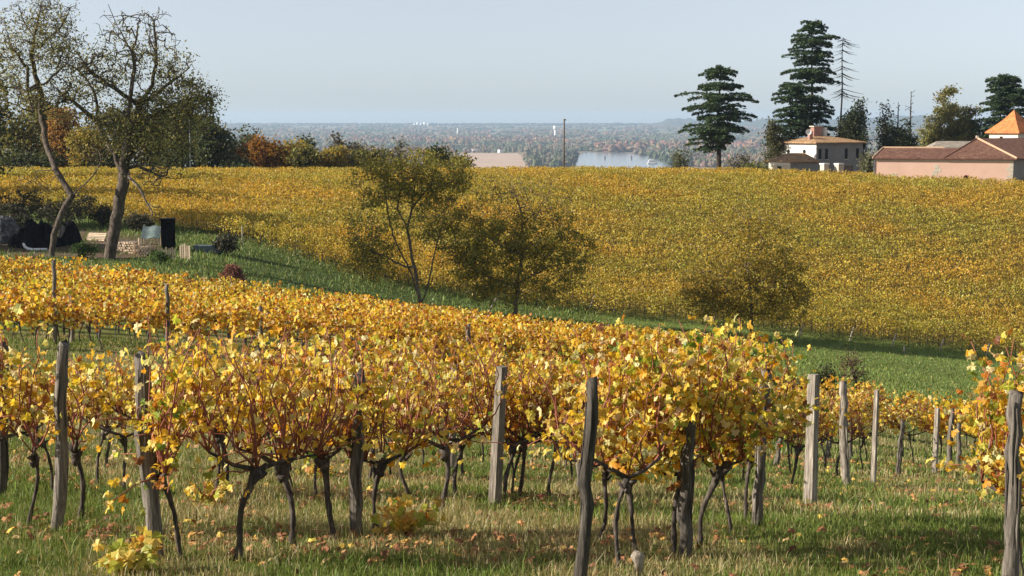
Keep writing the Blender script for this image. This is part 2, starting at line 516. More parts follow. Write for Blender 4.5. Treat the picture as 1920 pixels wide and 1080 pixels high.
# near banks of the river and groves, 2-4 km
n = 5200
px, d = r.uniform(420, 1760, n), r.uniform(2300, 4300, n) ** 1.0
py = 232 + 72 * F / d
keep = ~in_water(px, py) & ((vnoise(px, d, 90, 4) > 0.36) | (d > 3400))
px, d = px[keep], d[keep]
add_wood(px, d, r.uniform(6, 16, len(px)), r.uniform(3.5, 7.5, len(px)), wcols(px, d), (I1, F1))
# dark trees on the spit before the river
px = np.concatenate([r.uniform(985, 1080, 90), r.uniform(1180, 1262, 26), r.uniform(1255, 1450, 170), r.uniform(630, 850, 160)])
d = np.concatenate([r.uniform(2350, 3150, 90), r.uniform(3500, 3650, 26), r.uniform(2300, 2900, 170), r.uniform(2380, 3000, 160)])
add_wood(px, d, r.uniform(8, 18, len(px)), r.uniform(4, 8, len(px)), np.where((px < 900)[:, None] | (px > 1300)[:, None], palette(len(px), r, [(0.17, 0.12, 0.085), (0.13, 0.10, 0.07), (0.10, 0.09, 0.05)], [2, 2, 1.5]), palette(len(px), r, [(0.045, 0.05, 0.035), (0.07, 0.07, 0.045), (0.1, 0.09, 0.06)], [2, 2, 1.5])), (I1, F1))
# reddish brown belts beyond the fields
px, d = np.concatenate([r.uniform(650, 1050, 420), r.uniform(1120, 1420, 260), r.uniform(560, 860, 200)]), np.concatenate([r.uniform(4200, 5600, 420), r.uniform(3500, 4400, 260), r.uniform(2700, 3300, 200)])
add_wood(px, d, r.uniform(14, 24, len(px)), r.uniform(7, 13, len(px)), palette(len(px), r, [(0.20, 0.115, 0.08), (0.16, 0.10, 0.075), (0.22, 0.15, 0.09), (0.12, 0.10, 0.06)], [3, 3, 2, 1.5], .14), (I1, F1))
# the long wooded plain, 4-11.5 km
n = 15000
d = 1 / r.uniform(1 / 11500, 1 / 4100, n)
px = r.uniform(330, 1800, n)
keep = vnoise(px, 4e6 / d * .55, 60, 8) * .6 + vnoise(px, 4e6 / d * 1.6, 22, 18) * .4 > 0.44
px, d = px[keep], d[keep]
add_wood(px, d, r.uniform(10, 20, len(px)), r.uniform(8, 18, len(px)), wcols(px, d), (I0, F0))
# horizon line of forest
n = 1500
px, d = r.uniform(250, 1900, n), r.uniform(10800, 11800, n)
add_wood(px, d, r.uniform(14, 19, n), r.uniform(25, 50, n), palette(n, r, [(0.05, 0.055, 0.035), (0.07, 0.065, 0.04)], [1, 1]), (I0, F0))
wmat = leaf_mat('far_woods', 0.0, 0.05, 0.95, 0.0)
tag(wb.build('distant_woods', wmat), 'hazy autumn woods spread over the river plain', 'woods', kind='stuff')

# air
am, nt, out = mat('haze')
pv = N(nt, 'ShaderNodeVolumePrincipled')
pv.inputs['Color'].default_value = (0.56, 0.75, 1.0, 1)
pv.inputs['Density'].default_value = 8e-5
pv.inputs['Anisotropy'].default_value = 0.15
nt.links.new(pv.outputs[0], out.inputs['Volume'])
b = B()
b.add(*box((0, 0, 6), (26000, 26000, 168)))
tag(b.build('haze', am), 'pale blue autumn haze over the valley', 'haze', kind='stuff')

# world, sun, camera
SUN_EL = radians(27)
SUN_DIR = np.array([-1.0, -0.14])
SUN_DIR /= np.linalg.norm(SUN_DIR)
w = bpy.data.worlds.new('World')
S.world = w
w.use_nodes = True
nt = w.node_tree
bg = nt.nodes['Background']
sk = nt.nodes.new('ShaderNodeTexSky')
sk.sky_type = 'NISHITA'
sk.sun_disc = False
sk.sun_elevation = SUN_EL
sk.sun_rotation = math.atan2(SUN_DIR[0], SUN_DIR[1])
sk.air_density, sk.dust_density, sk.ozone_density, sk.altitude = 0.8, 0.4, 5.0, 60
hs = N(nt, 'ShaderNodeHueSaturation', Saturation=0.38, Value=1.0)
nt.links.new(sk.outputs[0], hs.inputs['Color'])
nt.links.new(hs.outputs[0], bg.inputs[0])
bg.inputs[1].default_value = 0.082
sl = bpy.data.lights.new('sun', 'SUN')
sl.energy, sl.angle, sl.color = 5.0, radians(0.5), (1.0, 0.92, 0.80)
so = bpy.data.objects.new('sun', sl)
COL.objects.link(so)
from mathutils import Vector
so.rotation_euler = Vector((-SUN_DIR[0] * cos(SUN_EL), -SUN_DIR[1] * cos(SUN_EL), -sin(SUN_EL))).to_track_quat('-Z', 'Y').to_euler()
cam = bpy.data.cameras.new('camera')
cam.sensor_width, cam.lens, cam.clip_start, cam.clip_end = 36, 36 * F / 1920, 0.1, 40000
co = bpy.data.objects.new('camera', cam)
COL.objects.link(co)
co.rotation_euler = (pi / 2 - PITCH, 0, 0)
S.camera = co
S.view_settings.view_transform = 'Standard'
S.view_settings.look = 'None'
S.view_settings.exposure = 0.82
S.cycles.volume_bounces = 1
S.cycles.max_bounces = 8
S.cycles.transmission_bounces = 4
S.cycles.transparent_max_bounces = 4

# ================================================================== grapevines and posts
LEAF_NEAR = [(0.74, 0.49, 0.05), (0.77, 0.59, 0.13), (0.64, 0.35, 0.03), (0.80, 0.68, 0.33), (0.46, 0.17, 0.025), (0.48, 0.44, 0.06), (0.24, 0.10, 0.04)]
W_NEAR = [5, 4.2, 2.0, 2.2, 0.8, 0.9, 0.8]
LEAF_HILL = [(0.54, 0.365, 0.045), (0.49, 0.33, 0.04), (0.43, 0.32, 0.045), (0.31, 0.28, 0.05), (0.56, 0.44, 0.09), (0.30, 0.16, 0.04)]
W_HILL = [4, 3.5, 2.5, 1.4, 1.4, 0.5]

def vine_trunk(r, h, rad, detail=9):
    n = detail
    t = np.linspace(0, 1, n)
    amp = r.uniform(0.02, 0.07)
    ph, ph2 = r.uniform(0, 6.3, 2)
    lean = r.uniform(-.13, .13, 2)
    x = lean[0] * t + amp * np.sin(t * r.uniform(3, 6) + ph) * t
    y = lean[1] * t + amp * np.sin(t * r.uniform(3, 6) + ph2) * t
    path = np.stack([x - x[0], y - y[0], -0.06 + (h + 0.06) * t], 1)
    R = rad * (1.12 - 0.35 * np.sin(t * pi)) * (1 + 0.10 * r.standard_normal(n))
    R[-2:] *= 1.5
    R[0] *= 1.25
    return path, R

def make_vine(seed, h=0.62, top=1.55, nleaf=250, ncane=12, size=0.038, tpl=L_GRAPE, green=0.0, width=0.62, sides=9, cside=4, near=True, cols=LEAF_NEAR, wts=W_NEAR, low=0.0, rad=None):
    r = np.random.default_rng(seed)
    b = B()
    path, R = vine_trunk(r, h, rad or r.uniform(0.015, 0.028), 14 if near else 6)
    V, Fs = tube(path, R, sides, 0.14 if near else 0.08, r)
    b.add(V, Fs)
    head = path[-1]
    if near:   # knotted head: a few stubby burrs
        for k in range(r.integers(2, 5)):
            a = r.uniform(0, 6.3)
            s = head + [0.0, 0.0, r.uniform(-.10, .02)]
            e = s + np.array([cos(a), sin(a), r.uniform(.2, 1)]) * r.uniform(.04, .08)
            V, Fs = tube([s, (s + e) / 2, e], [R[-1] * .8, R[-1] * .7, R[-1] * .35], 6, 0.15, r)
            b.add(V, Fs)
    starts = []
    for s in (-1, 1):
        L = r.uniform(0.16, 0.38) * width / 0.55
        e = head + np.array([s * L, r.uniform(-.06, .06), r.uniform(.05, .2)])
        mid = (head + e) / 2 + np.array([0, 0, r.uniform(-.04, .03)])
        if near or r.random() < .5:
            V, Fs = tube([head, mid, e], [R[-1] * .55, 0.013, 0.009], 6, 0.1, r)
            b.add(V, Fs)
        starts += [head, mid, (mid + e) / 2, e, e]
    cb = B()
    lp, ln, lt = [], [], []
    starts = np.array(starts)
    for k in range(ncane):
        s = starts[r.integers(len(starts))]
        spread = r.uniform(-1, 1) * width
        tz = top - r.uniform(-0.14, 0.5)
        e = np.array([s[0] * 1.15 + spread * .42, r.uniform(-.2, .2), max(tz, s[2] + .25)])
        if r.random() < 0.14:
            e = s + np.array([r.uniform(-.8, .8), r.uniform(-.35, .35), r.uniform(-.05, .5)])
        t = np.linspace(0, 1, 7 if near else 3)[:, None]
        bow = np.array([r.uniform(-.14, .14), r.uniform(-.12, .12), 0.05])
        pth = s + (e - s) * t + bow * np.sin(pi * t) + (r.standard_normal((len(t), 3)) * 0.012) * (t > 0)
        V, Fs = tube(pth, np.linspace(r.uniform(.006, .0085), .003, len(t)) * (1 if near else 1.25), cside)
        cb.add(V, Fs)
        nl = nleaf // ncane
        tt = np.clip(r.beta(2.7 - low * 1.5, 1.0, nl), 0, 1)
        idx = tt * (len(t) - 1)
        i0 = np.minimum(idx.astype(int), len(t) - 2)
        fr = (idx - i0)[:, None]
        pp = pth[i0] * (1 - fr) + pth[i0 + 1] * fr
        pp += r.standard_normal((nl, 3)) * np.array([.085, .085, .06])
        lp.append(pp)
    lp = np.concatenate(lp)
    n = len(lp)
    out = unit(np.stack([r.standard_normal(n), r.standard_normal(n), 0.55 + 0.6 * r.standard_normal(n)], 1))
    tip = np.stack([0.7 * r.standard_normal(n), 0.7 * r.standard_normal(n), -0.9 + 0.5 * r.standard_normal(n)], 1)
    c = palette(n, r, cols, wts, 0.14)
    if green:
        k = r.random(n) < green
        c[k] = palette(int(k.sum()), r, [(0.16, 0.24, 0.03), (0.28, 0.32, 0.04), (0.38, 0.38, 0.05)], [1, 1, 1])
    lb = B()
    leaves(lb, lp, size * r.uniform(.62, 1.25, n), out, tip, c, tpl)
    return (b.mesh('grape_vine_trunk', M['vine_bark'], True), cb.mesh('grape_vine_cane', M['cane'], True), lb.mesh('grape_vine_foliage', M['vine_leaf']))

NEARV = [make_vine(100 + k, h=rng.uniform(.56, .68), top=rng.uniform(1.42, 1.62), nleaf=[230, 290, 350, 410][k % 4], ncane=int(rng.integers(26, 38)), green=[0, 0, .05, .12][k % 4], low=[0.2, .5, .1, .7][k % 4]) for k in range(14)]
LUSH = [make_vine(300 + k, h=.6, top=1.66, nleaf=640, ncane=26, green=[.22, .05][k % 2], low=0.85, width=0.40) for k in range(4)]
SPARSE = [make_vine(400 + k, h=.6, top=1.35, nleaf=170, ncane=18, low=0.3) for k in range(3)]
MIDV = [make_vine(500 + k, h=.55, top=rng.uniform(1.28, 1.46), nleaf=230, ncane=10, size=.062, tpl=L_MID, near=False, sides=5, cside=3, low=.55, cols=LEAF_NEAR, wts=[4.4, 2.2, 4.2, 1.2, 2.4, 1.0, 1.5]) for k in range(8)]

vine_masters = {}
NV = 0
def vine(kit, pos, rz, label, group, scale=1.0):
    """first use of a kit makes the thing, later ones copy the thing and its parts"""
    global NV
    NV += 1
    key = id(kit[0])
    if key not in vine_masters:
        t = thing('grape_vine', label, 'grapevine', pos, rz, group)
        for nm, me in zip(('trunk', 'cane', 'foliage'), kit):
            o = bpy.data.objects.new(nm, me)
            COL.objects.link(o)
            o.parent = t
        vine_masters[key] = t
    else:
        src = vine_masters[key]
        t = src.copy()
        COL.objects.link(t)
        t.location = [float(q) for q in pos]
        t.rotation_euler = (0, 0, rz)
        t['label'], t['group'] = label, group
        for ch in src.children:
            c = ch.copy()
            COL.objects.link(c)
            c.parent = t
    t.scale = (scale, scale, scale)
    return t

ORD = ['first', 'second', 'third', 'fourth', 'fifth', 'sixth', 'seventh', 'eighth', 'ninth', 'tenth', 'eleventh', 'twelfth', 'thirteenth', 'fourteenth', 'fifteenth', 'sixteenth', 'seventeenth', 'eighteenth', 'nineteenth', 'twentieth']
FG = 'grapevines in the lower vineyard rows'
# vines traced one by one: (trunk px, base py, kit, scale, label)
front = [
    (182, 908, SPARSE[0], .95, 'slim grapevine seen through the gap between the cracked and the leaning split posts'),
    (238, 928, SPARSE[2], .95, 'slim grapevine stem close behind the leaning split post'),
    (402, 922, SPARSE[1], .98, 'slim grapevine standing back between the stout dark vine and the pale-trunked one'),
    (474, 931, SPARSE[0], .98, 'thin straight grapevine standing back before the forked-arm vine'),
    (596, 935, SPARSE[2], .98, 'thin grapevine standing back between the forked-arm vine and the buried post'),
    (690, 902, SPARSE[1], .95, 'thin grapevine standing just behind the buried post'),
    (792, 884, SPARSE[0], .95, 'thin grapevine standing back before the slim grey post'),
    (902, 872, SPARSE[2], .95, 'bent thin grapevine standing back between the slim grey post and the square pale one'),
    (-30, 990, NEARV[2], 1.0, 'yellow grapevine half out of view in the front row before the thick grey post'),
    (52, 988, SPARSE[0], 1.0, 'thin-leaved grapevine with curved dark trunk just before the cracked grey post'),
    (152, 975, SPARSE[1], 1.0, 'thin-leaved grapevine between the cracked grey post and the leaning split post'),
    (342, 1045, NEARV[3], 1.02, 'stout dark grapevine with green lower leaves beside the leaning split post'),
    (442, 1050, NEARV[0], 1.0, 'slender pale-trunked grapevine after the stout dark one in the front row'),
    (553, 1030, NEARV[1], 1.0, 'grapevine with curved trunk and forked arms over leaf litter in the front row'),
    (630, 1012, NEARV[6], 1.0, 'black-trunked grapevine leaning just before the post buried in yellow leaves'),
    (705, 1000, NEARV[7], 0.97, 'grapevine behind the low yellow sprout next to the buried post'),
    (765, 952, NEARV[5], 1.0, 'grapevine with bent elbow trunk between buried post and square pale post'),
    (828, 962, NEARV[4], 1.02, 'thick rough grapevine trunk in front of the slim grey post'),
    (948, 936, NEARV[8], 1.0, 'grapevine with trunk hidden tight behind the square pale post'),
    (972, 932, NEARV[10], 1.0, 'grapevine with wide knobby trunk just after the square pale post'),
    (1030, 935, NEARV[9], 1.0, 'straight dark grapevine between square pale post and the dark tall post'),
    (1122, 1010, SPARSE[2], 1.0, 'grapevine with dark burl pressed against the tall dark leaning post'),
    (1160, 1066, SPARSE[0], 1.05, 'whip-thin grapevine stem rising just after the tall dark leaning post'),
    (1195, 1038, LUSH[1], 1.0, 'lush yellow grapevine with leaning trunk and pale stump at its foot'),
    (1262, 1042, LUSH[0], 1.0, 'tall lush grapevine with knobbed head before the round row-end post'),
    (1312, 1022, LUSH[2], 1.0, 'lush orange-tinged grapevine whose trunk leans away behind the round post'),
    (1372, 1002, LUSH[3], 0.98, 'lush grapevine with greenish leaves two trunks before the slanted end post'),
    (1398, 978, LUSH[0], 0.95, 'green-leaved grapevine closest to the slanted end post of the lush clump'),
]
for px, py, kit, sc, lab in front:
    q = G(px, py)
    vine(kit, q, (pi / 2 + .2 if px in (52, 152, 342) else rng.uniform(-.25, .35)) + (pi if rng.random() < .5 else 0), lab, FG, sc)

rows = [  # name, (px from, px to), depth from, depth to, spacing, end label
    ('second row', -60, 1090, 13.6, 15.4, 0.78, [(NEARV, 1.0)]),
    ('third row', -60, 1500, 17.0, 18.6, 0.75, [(NEARV, .92)]),
    ('fourth row', 270, 1575, 20.2, 22.0, 0.85, [(NEARV, .92)]),
    ('fifth row', 420, 1630, 23.5, 25.0, 0.95, [(NEARV, .92)]),
    ('sixth row', 520, 1700, 27.0, 28.5, .85, [(NEARV, .92)]),
    ('seventh row', 560, 1760, 31.0, 32.5, .85, [(MIDV, 1.0)]),
    ('eighth row', 640, 1815, 35.0, 36.5, .85, [(MIDV, 1.0)]),
    ('ninth row', 720, 1862, 39.0, 41.0, .85, [(MIDV, 1.0)]),
]
def blocked(px, d):
    return False
for nm, a, e, d0, d1, sp, kits in rows:
    A, E = on(a, d0), on(e, d1)
    n = int(np.linalg.norm(E - A) / sp)
    for k in range(n + 1):
        t = 1 - k / n
        q = A + (E - A) * t + np.array([rng.uniform(-.15, .15), rng.uniform(-.1, .1), 0])
        q[2] = gz(q[0], q[1])
        if rng.random() < 0.05:
            continue
        ks, sc = kits[0]
        kit = ks[rng.integers(len(ks))]
        px = a + (e - a) * t
        if nm == 'second row' and px < 330:
            kit = SPARSE[rng.integers(3)]
        if nm == 'second row' and 430 < px < 700:
            kit = NEARV[3] if k % 2 else NEARV[2]
        if k < 20:
            lab = f'{ORD[k]} grapevine from the grass lane in the {nm} of the lower vineyard'
        else:
            lab = f'grapevine far along the {nm} of the lower vineyard, away from the grass lane'
        ang = math.atan2(E[1] - A[1], E[0] - A[0])
        vine(kit, q, ang + rng.uniform(-.2, .2) + (pi if rng.random() < .5 else 0), lab, FG, sc * rng.uniform(.92, 1.06) * (0.86 if nm == 'third row' and px < 330 else 1))
# the vine cut by the picture edge, across the lane
for px, py, kit, lab in [(1922, 1090, LUSH[1], 'bright grapevine with red canes beside the thick post across the grass lane'),
                         (1995, 1050, LUSH[3], 'grapevine cut by the picture edge behind the thick post across the lane')]:
    vine(kit, G(px, py), rng.uniform(0, 6), lab, 'grapevines across the grass lane', 0.97)
N_LOW = NV
print('lower vines', N_LOW)

# middle block: rows across the slope, first ones vine by vine, the rest as one mass
mass = B()
def mass_vines(pos, h, r, per, size, cols, wts, spread, m_leaf=0, m_trunk=1, canopy0=0.35, tpl=L_MID, trunk=True):
    n = len(pos)
    k = np.repeat(np.arange(n), per)
    hh = h * r.uniform(.85, 1.12, n)
    t = canopy0 + (1 - canopy0) * r.beta(1.5, 1.0, n * per)
    p = pos[k] + np.stack([r.standard_normal(n * per) * spread[0], r.standard_normal(n * per) * spread[1], hh[k] * t + .04 * r.standard_normal(n * per)], 1)
    nr = np.stack([r.standard_normal(n * per), r.standard_normal(n * per), .55 + .6 * r.standard_normal(n * per)], 1)
    tp = np.stack([.7 * r.standard_normal(n * per), .7 * r.standard_normal(n * per), -.9 + .5 * r.standard_normal(n * per)], 1)
    pn = np.clip(vnoise(pos[:, 0] * .8 + pos[:, 1] * .6, pos[:, 1] * .8 - pos[:, 0] * .6, 9, 41) * .6 + vnoise(pos[:, 0], pos[:, 1], 3.5, 42) * .4, 0, 1)[:, None]
    pn = np.clip((pn - .5) * 2.2 + .5, 0, 1)
    vt = (np.exp(.12 * r.standard_normal((n, 1))) * (np.array([[.82, .96, 1.0]]) * (1 - pn) + np.array([[1.12, 1.02, .95]]) * pn))[k]
    leaves(mass, p, size * r.uniform(.65, 1.3, n * per), nr, tp, np.clip(palette(n * per, r, cols, wts, .14) * vt, 0, .9), tpl, m_leaf)
    if trunk:
        s = .03
        base = np.array([[-s, -s, -.1], [s, -s, -.1], [0, s, -.1], [-s * .7, -s * .7, .75 * h], [s * .7, -s * .7, .75 * h], [0, s * .7, .75 * h]])
        V = pos[:, None] + base[None]
        V[:, 3:, :2] += r.uniform(-.08, .08, (n, 1, 2))
        f = np.array([[0, 1, 4, 3], [1, 2, 5, 4], [2, 0, 3, 5]])
        mass.add(V.reshape(-1, 3), [(f[None] + 6 * np.arange(n)[:, None, None]).reshape(-1, 4)], (1, 1, 1), m_trunk)

MB_PX = np.array([-350, 100, 500, 900, 1452])
r = np.random.default_rng(21)
n_ind = 0
NR = 13
for row in range(NR):
    t = row / (NR - 1)
    # a row: interpolate between the block's front edge and its far edge, column by column
    xs_px = np.array([-330, 100, 500, 900, 1440])
    d_near = np.array([35.0, 36.0, 40.0, 44.5, 46.5]) 
    d_far = np.array([60, 60, 60, 60, 53.0])
    ds = d_near + (d_far - d_near) * t
    pts = np.array([on(a, d) for a, d in zip(xs_px, ds)])
    L = np.concatenate([[0], np.cumsum(np.linalg.norm(np.diff(pts[:, :2], axis=0), axis=1))])
    ss = np.arange(0, L[-1], 1.0 if row < 4 else .9)
    x, y = np.interp(ss, L, pts[:, 0]), np.interp(ss, L, pts[:, 1])
    x, y = x + r.uniform(-.12, .12, len(x)), y + r.uniform(-.12, .12, len(x))
    pos = np.stack([x, y, gz(x, y)], 1)
    ppx = 960 + F * x / (y * CP - pos[:, 2] * SP)
    if row < 3:
        nm = ['front', 'second', 'third'][row]
        sel = (ppx > -30) & (ppx < (1460 if row == 0 else 1300))
        for q in pos[sel]:
            if NV >= 298:
                break
            k = MIDV[r.integers(len(MIDV))]
            vine(k, q, r.uniform(-.2, .2) + (pi if r.random() < .5 else 0), f'low yellow grapevine in the {nm} row of the middle block beyond the grass gap', f'grapevines in the {nm} row of the middle block', r.uniform(.9, 1.06))
    else:
        mass_vines(pos, 1.42, r, 95, .07, LEAF_NEAR, [4.4, 2.2, 4.0, 1.1, 2.0, 1.2, 1.3], (.34, .2), canopy0=.42)
print('vines', NV)

# the hillside: rows running up the slope from the grass valley to the crest
r = np.random.default_rng(33)
pos_all = []
rd = unit(np.array([0.80, 0.60]))
rp = np.array([-rd[1], rd[0]])
for off in np.arange(10, 215, 1.9):
    ss = np.arange(-60, 220, 1.0)
    x = rd[0] * ss + rp[0] * off + r.uniform(-.15, .15, len(ss))
    y = rd[1] * ss + rp[1] * off + r.uniform(-.15, .15, len(ss))
    ymax = 190 - 0.12 * np.maximum(x - 20, 0)
    k = (y > hill_y(x) + .4) & (y < ymax) & (np.abs(x) < .42 * np.maximum(y, 1))
    pos_all.append(np.stack([x[k], y[k], gz(x[k], y[k])], 1))
pos = np.concatenate(pos_all)
edge = pos[:, 1] - hill_y(pos[:, 0]) < 14
print('hill vines', len(pos))
mass_vines(pos[edge], 1.62, r, 130, .082, LEAF_HILL, W_HILL, (.30, .38), canopy0=.2, tpl=L_QUAD)
mass_vines(pos[~edge], 1.6, r, 72, .105, LEAF_HILL, W_HILL, (.34, .42), canopy0=.25, tpl=L_QUAD)
tag(mass.build('vineyard_foliage', [M['vine_leaf'], M['vine_bark']]), 'golden vines covering the hillside and the back of the middle block', 'vineyard', kind='stuff')

# posts
def make_post(seed, h, w, square, lean=(0, 0), grey=1.0):
    r = np.random.default_rng(seed)
    b = B()
    n = 12
    t = np.linspace(0, 1, n)
    sides = 4 if square else 9
    path = np.stack([lean[0] * h * t + .010 * r.standard_normal(n) * (not square), lean[1] * h * t + .008 * r.standard_normal(n) * (not square), -.12 + (h + .12) * t], 1)
    V, Fs = tube(path, w / 2 * (1.18 if square else .9) * (1.06 - .14 * t), sides, 0.02 if square else 0.11, r)
    if not square:   # a split, uneven top
        V[-sides:, 2] += r.uniform(-.035, .03, sides)
    else:
        V[-sides:, 2] += r.uniform(-.006, .006, sides)
    g = np.array([1.0, .98, .95]) * grey
    b.add(V, Fs, g)
    if not square:  # deep long cracks: slim raised slivers of wood
        for k in range(5):
            a = r.uniform(0, 6.3)
            z0 = r.uniform(0, .6) * h
            z1 = min(h * .97, z0 + r.uniform(.3, .6) * h)
            tz = np.linspace(z0, z1, 5)
            pp = np.stack([np.interp(tz, path[:, 2], path[:, 0]) + cos(a) * w * .47, np.interp(tz, path[:, 2], path[:, 1]) + sin(a) * w * .47, tz], 1)
            V, Fs = tube(pp, w * .09 * np.array([.3, 1, .8, 1, .3]), 5, .1, r)
            b.add(V, Fs, g * r.uniform(.7, 1.25))
    return b
PG = 'wooden posts of the lower vineyard'
posts = [  # px base, py base, py top, px top, width px, square, grey, label
    (2, 930, 640, 8, 22, 0, .55, 'dark grey vineyard post cut by the picture edge'),
    (107, 985, 643, 120, 25, 0, 1.0, 'cracked pale grey vineyard post with a wire tied round its middle'),
    (291, 1035, 665, 264, 34, 0, .9, 'thick split vineyard post leaning toward the leaf-bare end, dark on top'),
    (667, 1008, 700, 672, 25, 0, .75, 'brown vineyard post buried in yellow leaves above the low sprout'),
    (847, 882, 685, 853, 15, 0, 1.1, 'slim grey vineyard post behind the thick rough vine trunk'),
    (926, 946, 686, 941, 20, 1, .95, 'square sawn vineyard post with one bright side near the picture centre'),
    (1086, 920, 688, 1098, 17, 0, .75, 'grey vineyard post standing just behind the tall dark post'),
    (1087, 1105, 706, 1113, 26, 0, .42, 'tall dark vineyard post leaning beside the lush yellow clump'),
    (1281, 1045, 790, 1294, 27, 0, .55, 'round dark vineyard post under the lush yellow clump'),
    (1418, 986, 695, 1437, 22, 0, .8, 'slanted brown row-end post at the edge of the lush clump'),
    (1455, 872, 742, 1473, 12, 0, .85, 'slanted grey post behind the lush clump at the grass lane'),
    (1519, 946, 703, 1528, 21, 1, 1.45, 'pale square row-end post alone on the grass lane'),
    (1586, 912, 715, 1580, 16, 0, 1.35, 'pale round row-end post topped by an orange leaf'),
    (1552, 862, 770, 1559, 10, 0, .9, 'short grey post between the two pale row-end posts'),
    (1594, 862, 768, 1598, 8, 0, .5, 'thin dark post just behind the pale round row-end post'),
    (1637, 910, 730, 1643, 9, 1, 1.6, 'thin white row-end post on the grass lane'),
    (1684, 892, 790, 1692, 10, 0, .6, 'dark brown row-end post next to the thin white one'),
    (1752, 890, 765, 1757, 9, 1, 1.5, 'light thin row-end post half way along the lane'),
    (1779, 872, 768, 1786, 10, 0, .8, 'grey tilted row-end post just beyond the light thin one'),
    (1797, 868, 796, 1799, 9, 0, .7, 'short brown post among the farthest trunks on the lane'),
    (1856, 862, 780, 1860, 9, 0, 1.1, 'last small grey row-end post at the far end of the lane'),
    (103, 645, 488, 100, 8, 0, .8, 'tall thin post in the first gap row of the middle block, well clear of others'),
    (135, 642, 555, 135, 8, 1, 1.0, 'short grey post next to the tall thin one in the middle block'),
    (315, 660, 533, 313, 8, 0, .8, 'thin grey post rising from the middle block above the split post'),
    (490, 668, 575, 488, 8, 0, .9, 'grey post in the middle block above the curved-trunk vines'),
    (632, 676, 598, 631, 8, 0, .8, 'small post in the middle block above the buried post'),
    (878, 690, 608, 878, 9, 0, 1.0, 'small post in the middle block above the slim grey post'),
    (1897, 1105, 740, 1905, 31, 0, .75, 'thick grey post wrapped by a vine across the grass lane'),
]
for kk, (px, py, ty, tx, wpx, sq, gr, lab) in enumerate(posts):
    q = G(px, py + (14 if px in (107, 291) else 0))
    dep = q[1] * CP - q[2] * SP
    top = P(tx, ty, q[1])
    h = top[2] - q[2]
    lean = ((top[0] - q[0]) / h, rng.uniform(-.04, .04))
    t = thing('vine_post', lab, 'post', q, 0, PG)
    ob = make_post(900 + kk, h, wpx / F * dep, sq, lean, gr).build('post_body', M['post_wood'], smooth=not sq)
    # keep a post one mesh: it is the thing itself
    ob.name = 'vine_post'
    ob.location = [float(v) for v in q]
    ob.rotation_euler = (0, 0, 0)
    tag(ob, lab, 'post', PG)
    bpy.data.objects.remove(t)
    ob.name = 'vine_post'
# wire tie on the cracked post
for px, py, lab in [(112, 785, 'thin dark wire twisted round the cracked grey post')]:
    q = G(107, 985)
    c = P(113, 786, q[1])
    a = np.linspace(0, 2 * pi, 25)
    V, Fs = tube(np.stack([c[0] + .066 * np.cos(a), c[1] + .066 * np.sin(a), c[2] + .01 * np.sin(a)], 1), .005, 5)
    tag(B().add(V, Fs).build('wire_tie', M['black_sheet'], smooth=True), lab, 'wire')
# leaning end stakes at the foot of the hillside rows
stakes = [(915, 588, 930, 562), (1060, 572, 1068, 548), (1105, 578, 1116, 556), (1150, 584, 1162, 556), (1335, 608, 1345, 588), (1497, 636, 1509, 610), (1592, 640, 1604, 616), (1671, 652, 1684, 628), (1761, 658, 1774, 638), (1848, 668, 1860, 646)]
where = ['near the two bare-topped trees', 'beside the shaded tree', 'past the shaded tree', 'half way to the golden tree', 'under the golden tree', 'just past the golden tree', 'above the dead twiggy bush', 'above the lane-end posts', 'above the lawn', 'farthest along the lawn edge']
for (bx, by, tx, ty), wh in zip(stakes, where):
    q = G(bx, by, 60)
    s = (q[1] * CP - q[2] * SP) / F
    h = (by - ty) * s
    dx = (tx - bx) * s
    V, Fs = tube([(0, 0, -.1), (dx * .5, .3, h * .5), (dx, .6, h)], .055, 6, .05)
    tag(B().add(V, Fs, (1.7, 1.65, 1.55)).build('end_stake', M['post_wood'], smooth=True, loc=q), f'pale leaning row-end stake at the hillside foot, {wh}', 'stake', 'leaning stakes along the hillside foot')
for bx, by, ty, wh in [(1555, 622, 602, 'upright grey stake between leaning ones at the hillside foot'), (455, 468, 424, 'upright white stake at the end of a vine row beyond the shed'), (1695, 664, 648, 'small upright stake on the shaded lawn under the hillside')]:
    q = G(bx, by, 60)
    s = (q[1] * CP - q[2] * SP) / F
    V, Fs = tube([(0, 0, -.1), (0, 0, (by - ty) * s)], .05, 6)
    tag(B().add(V, Fs, (1.5, 1.5, 1.45)).build('row_stake', M['post_wood'], smooth=True, loc=q), wh, 'stake', 'upright stakes by the hillside')

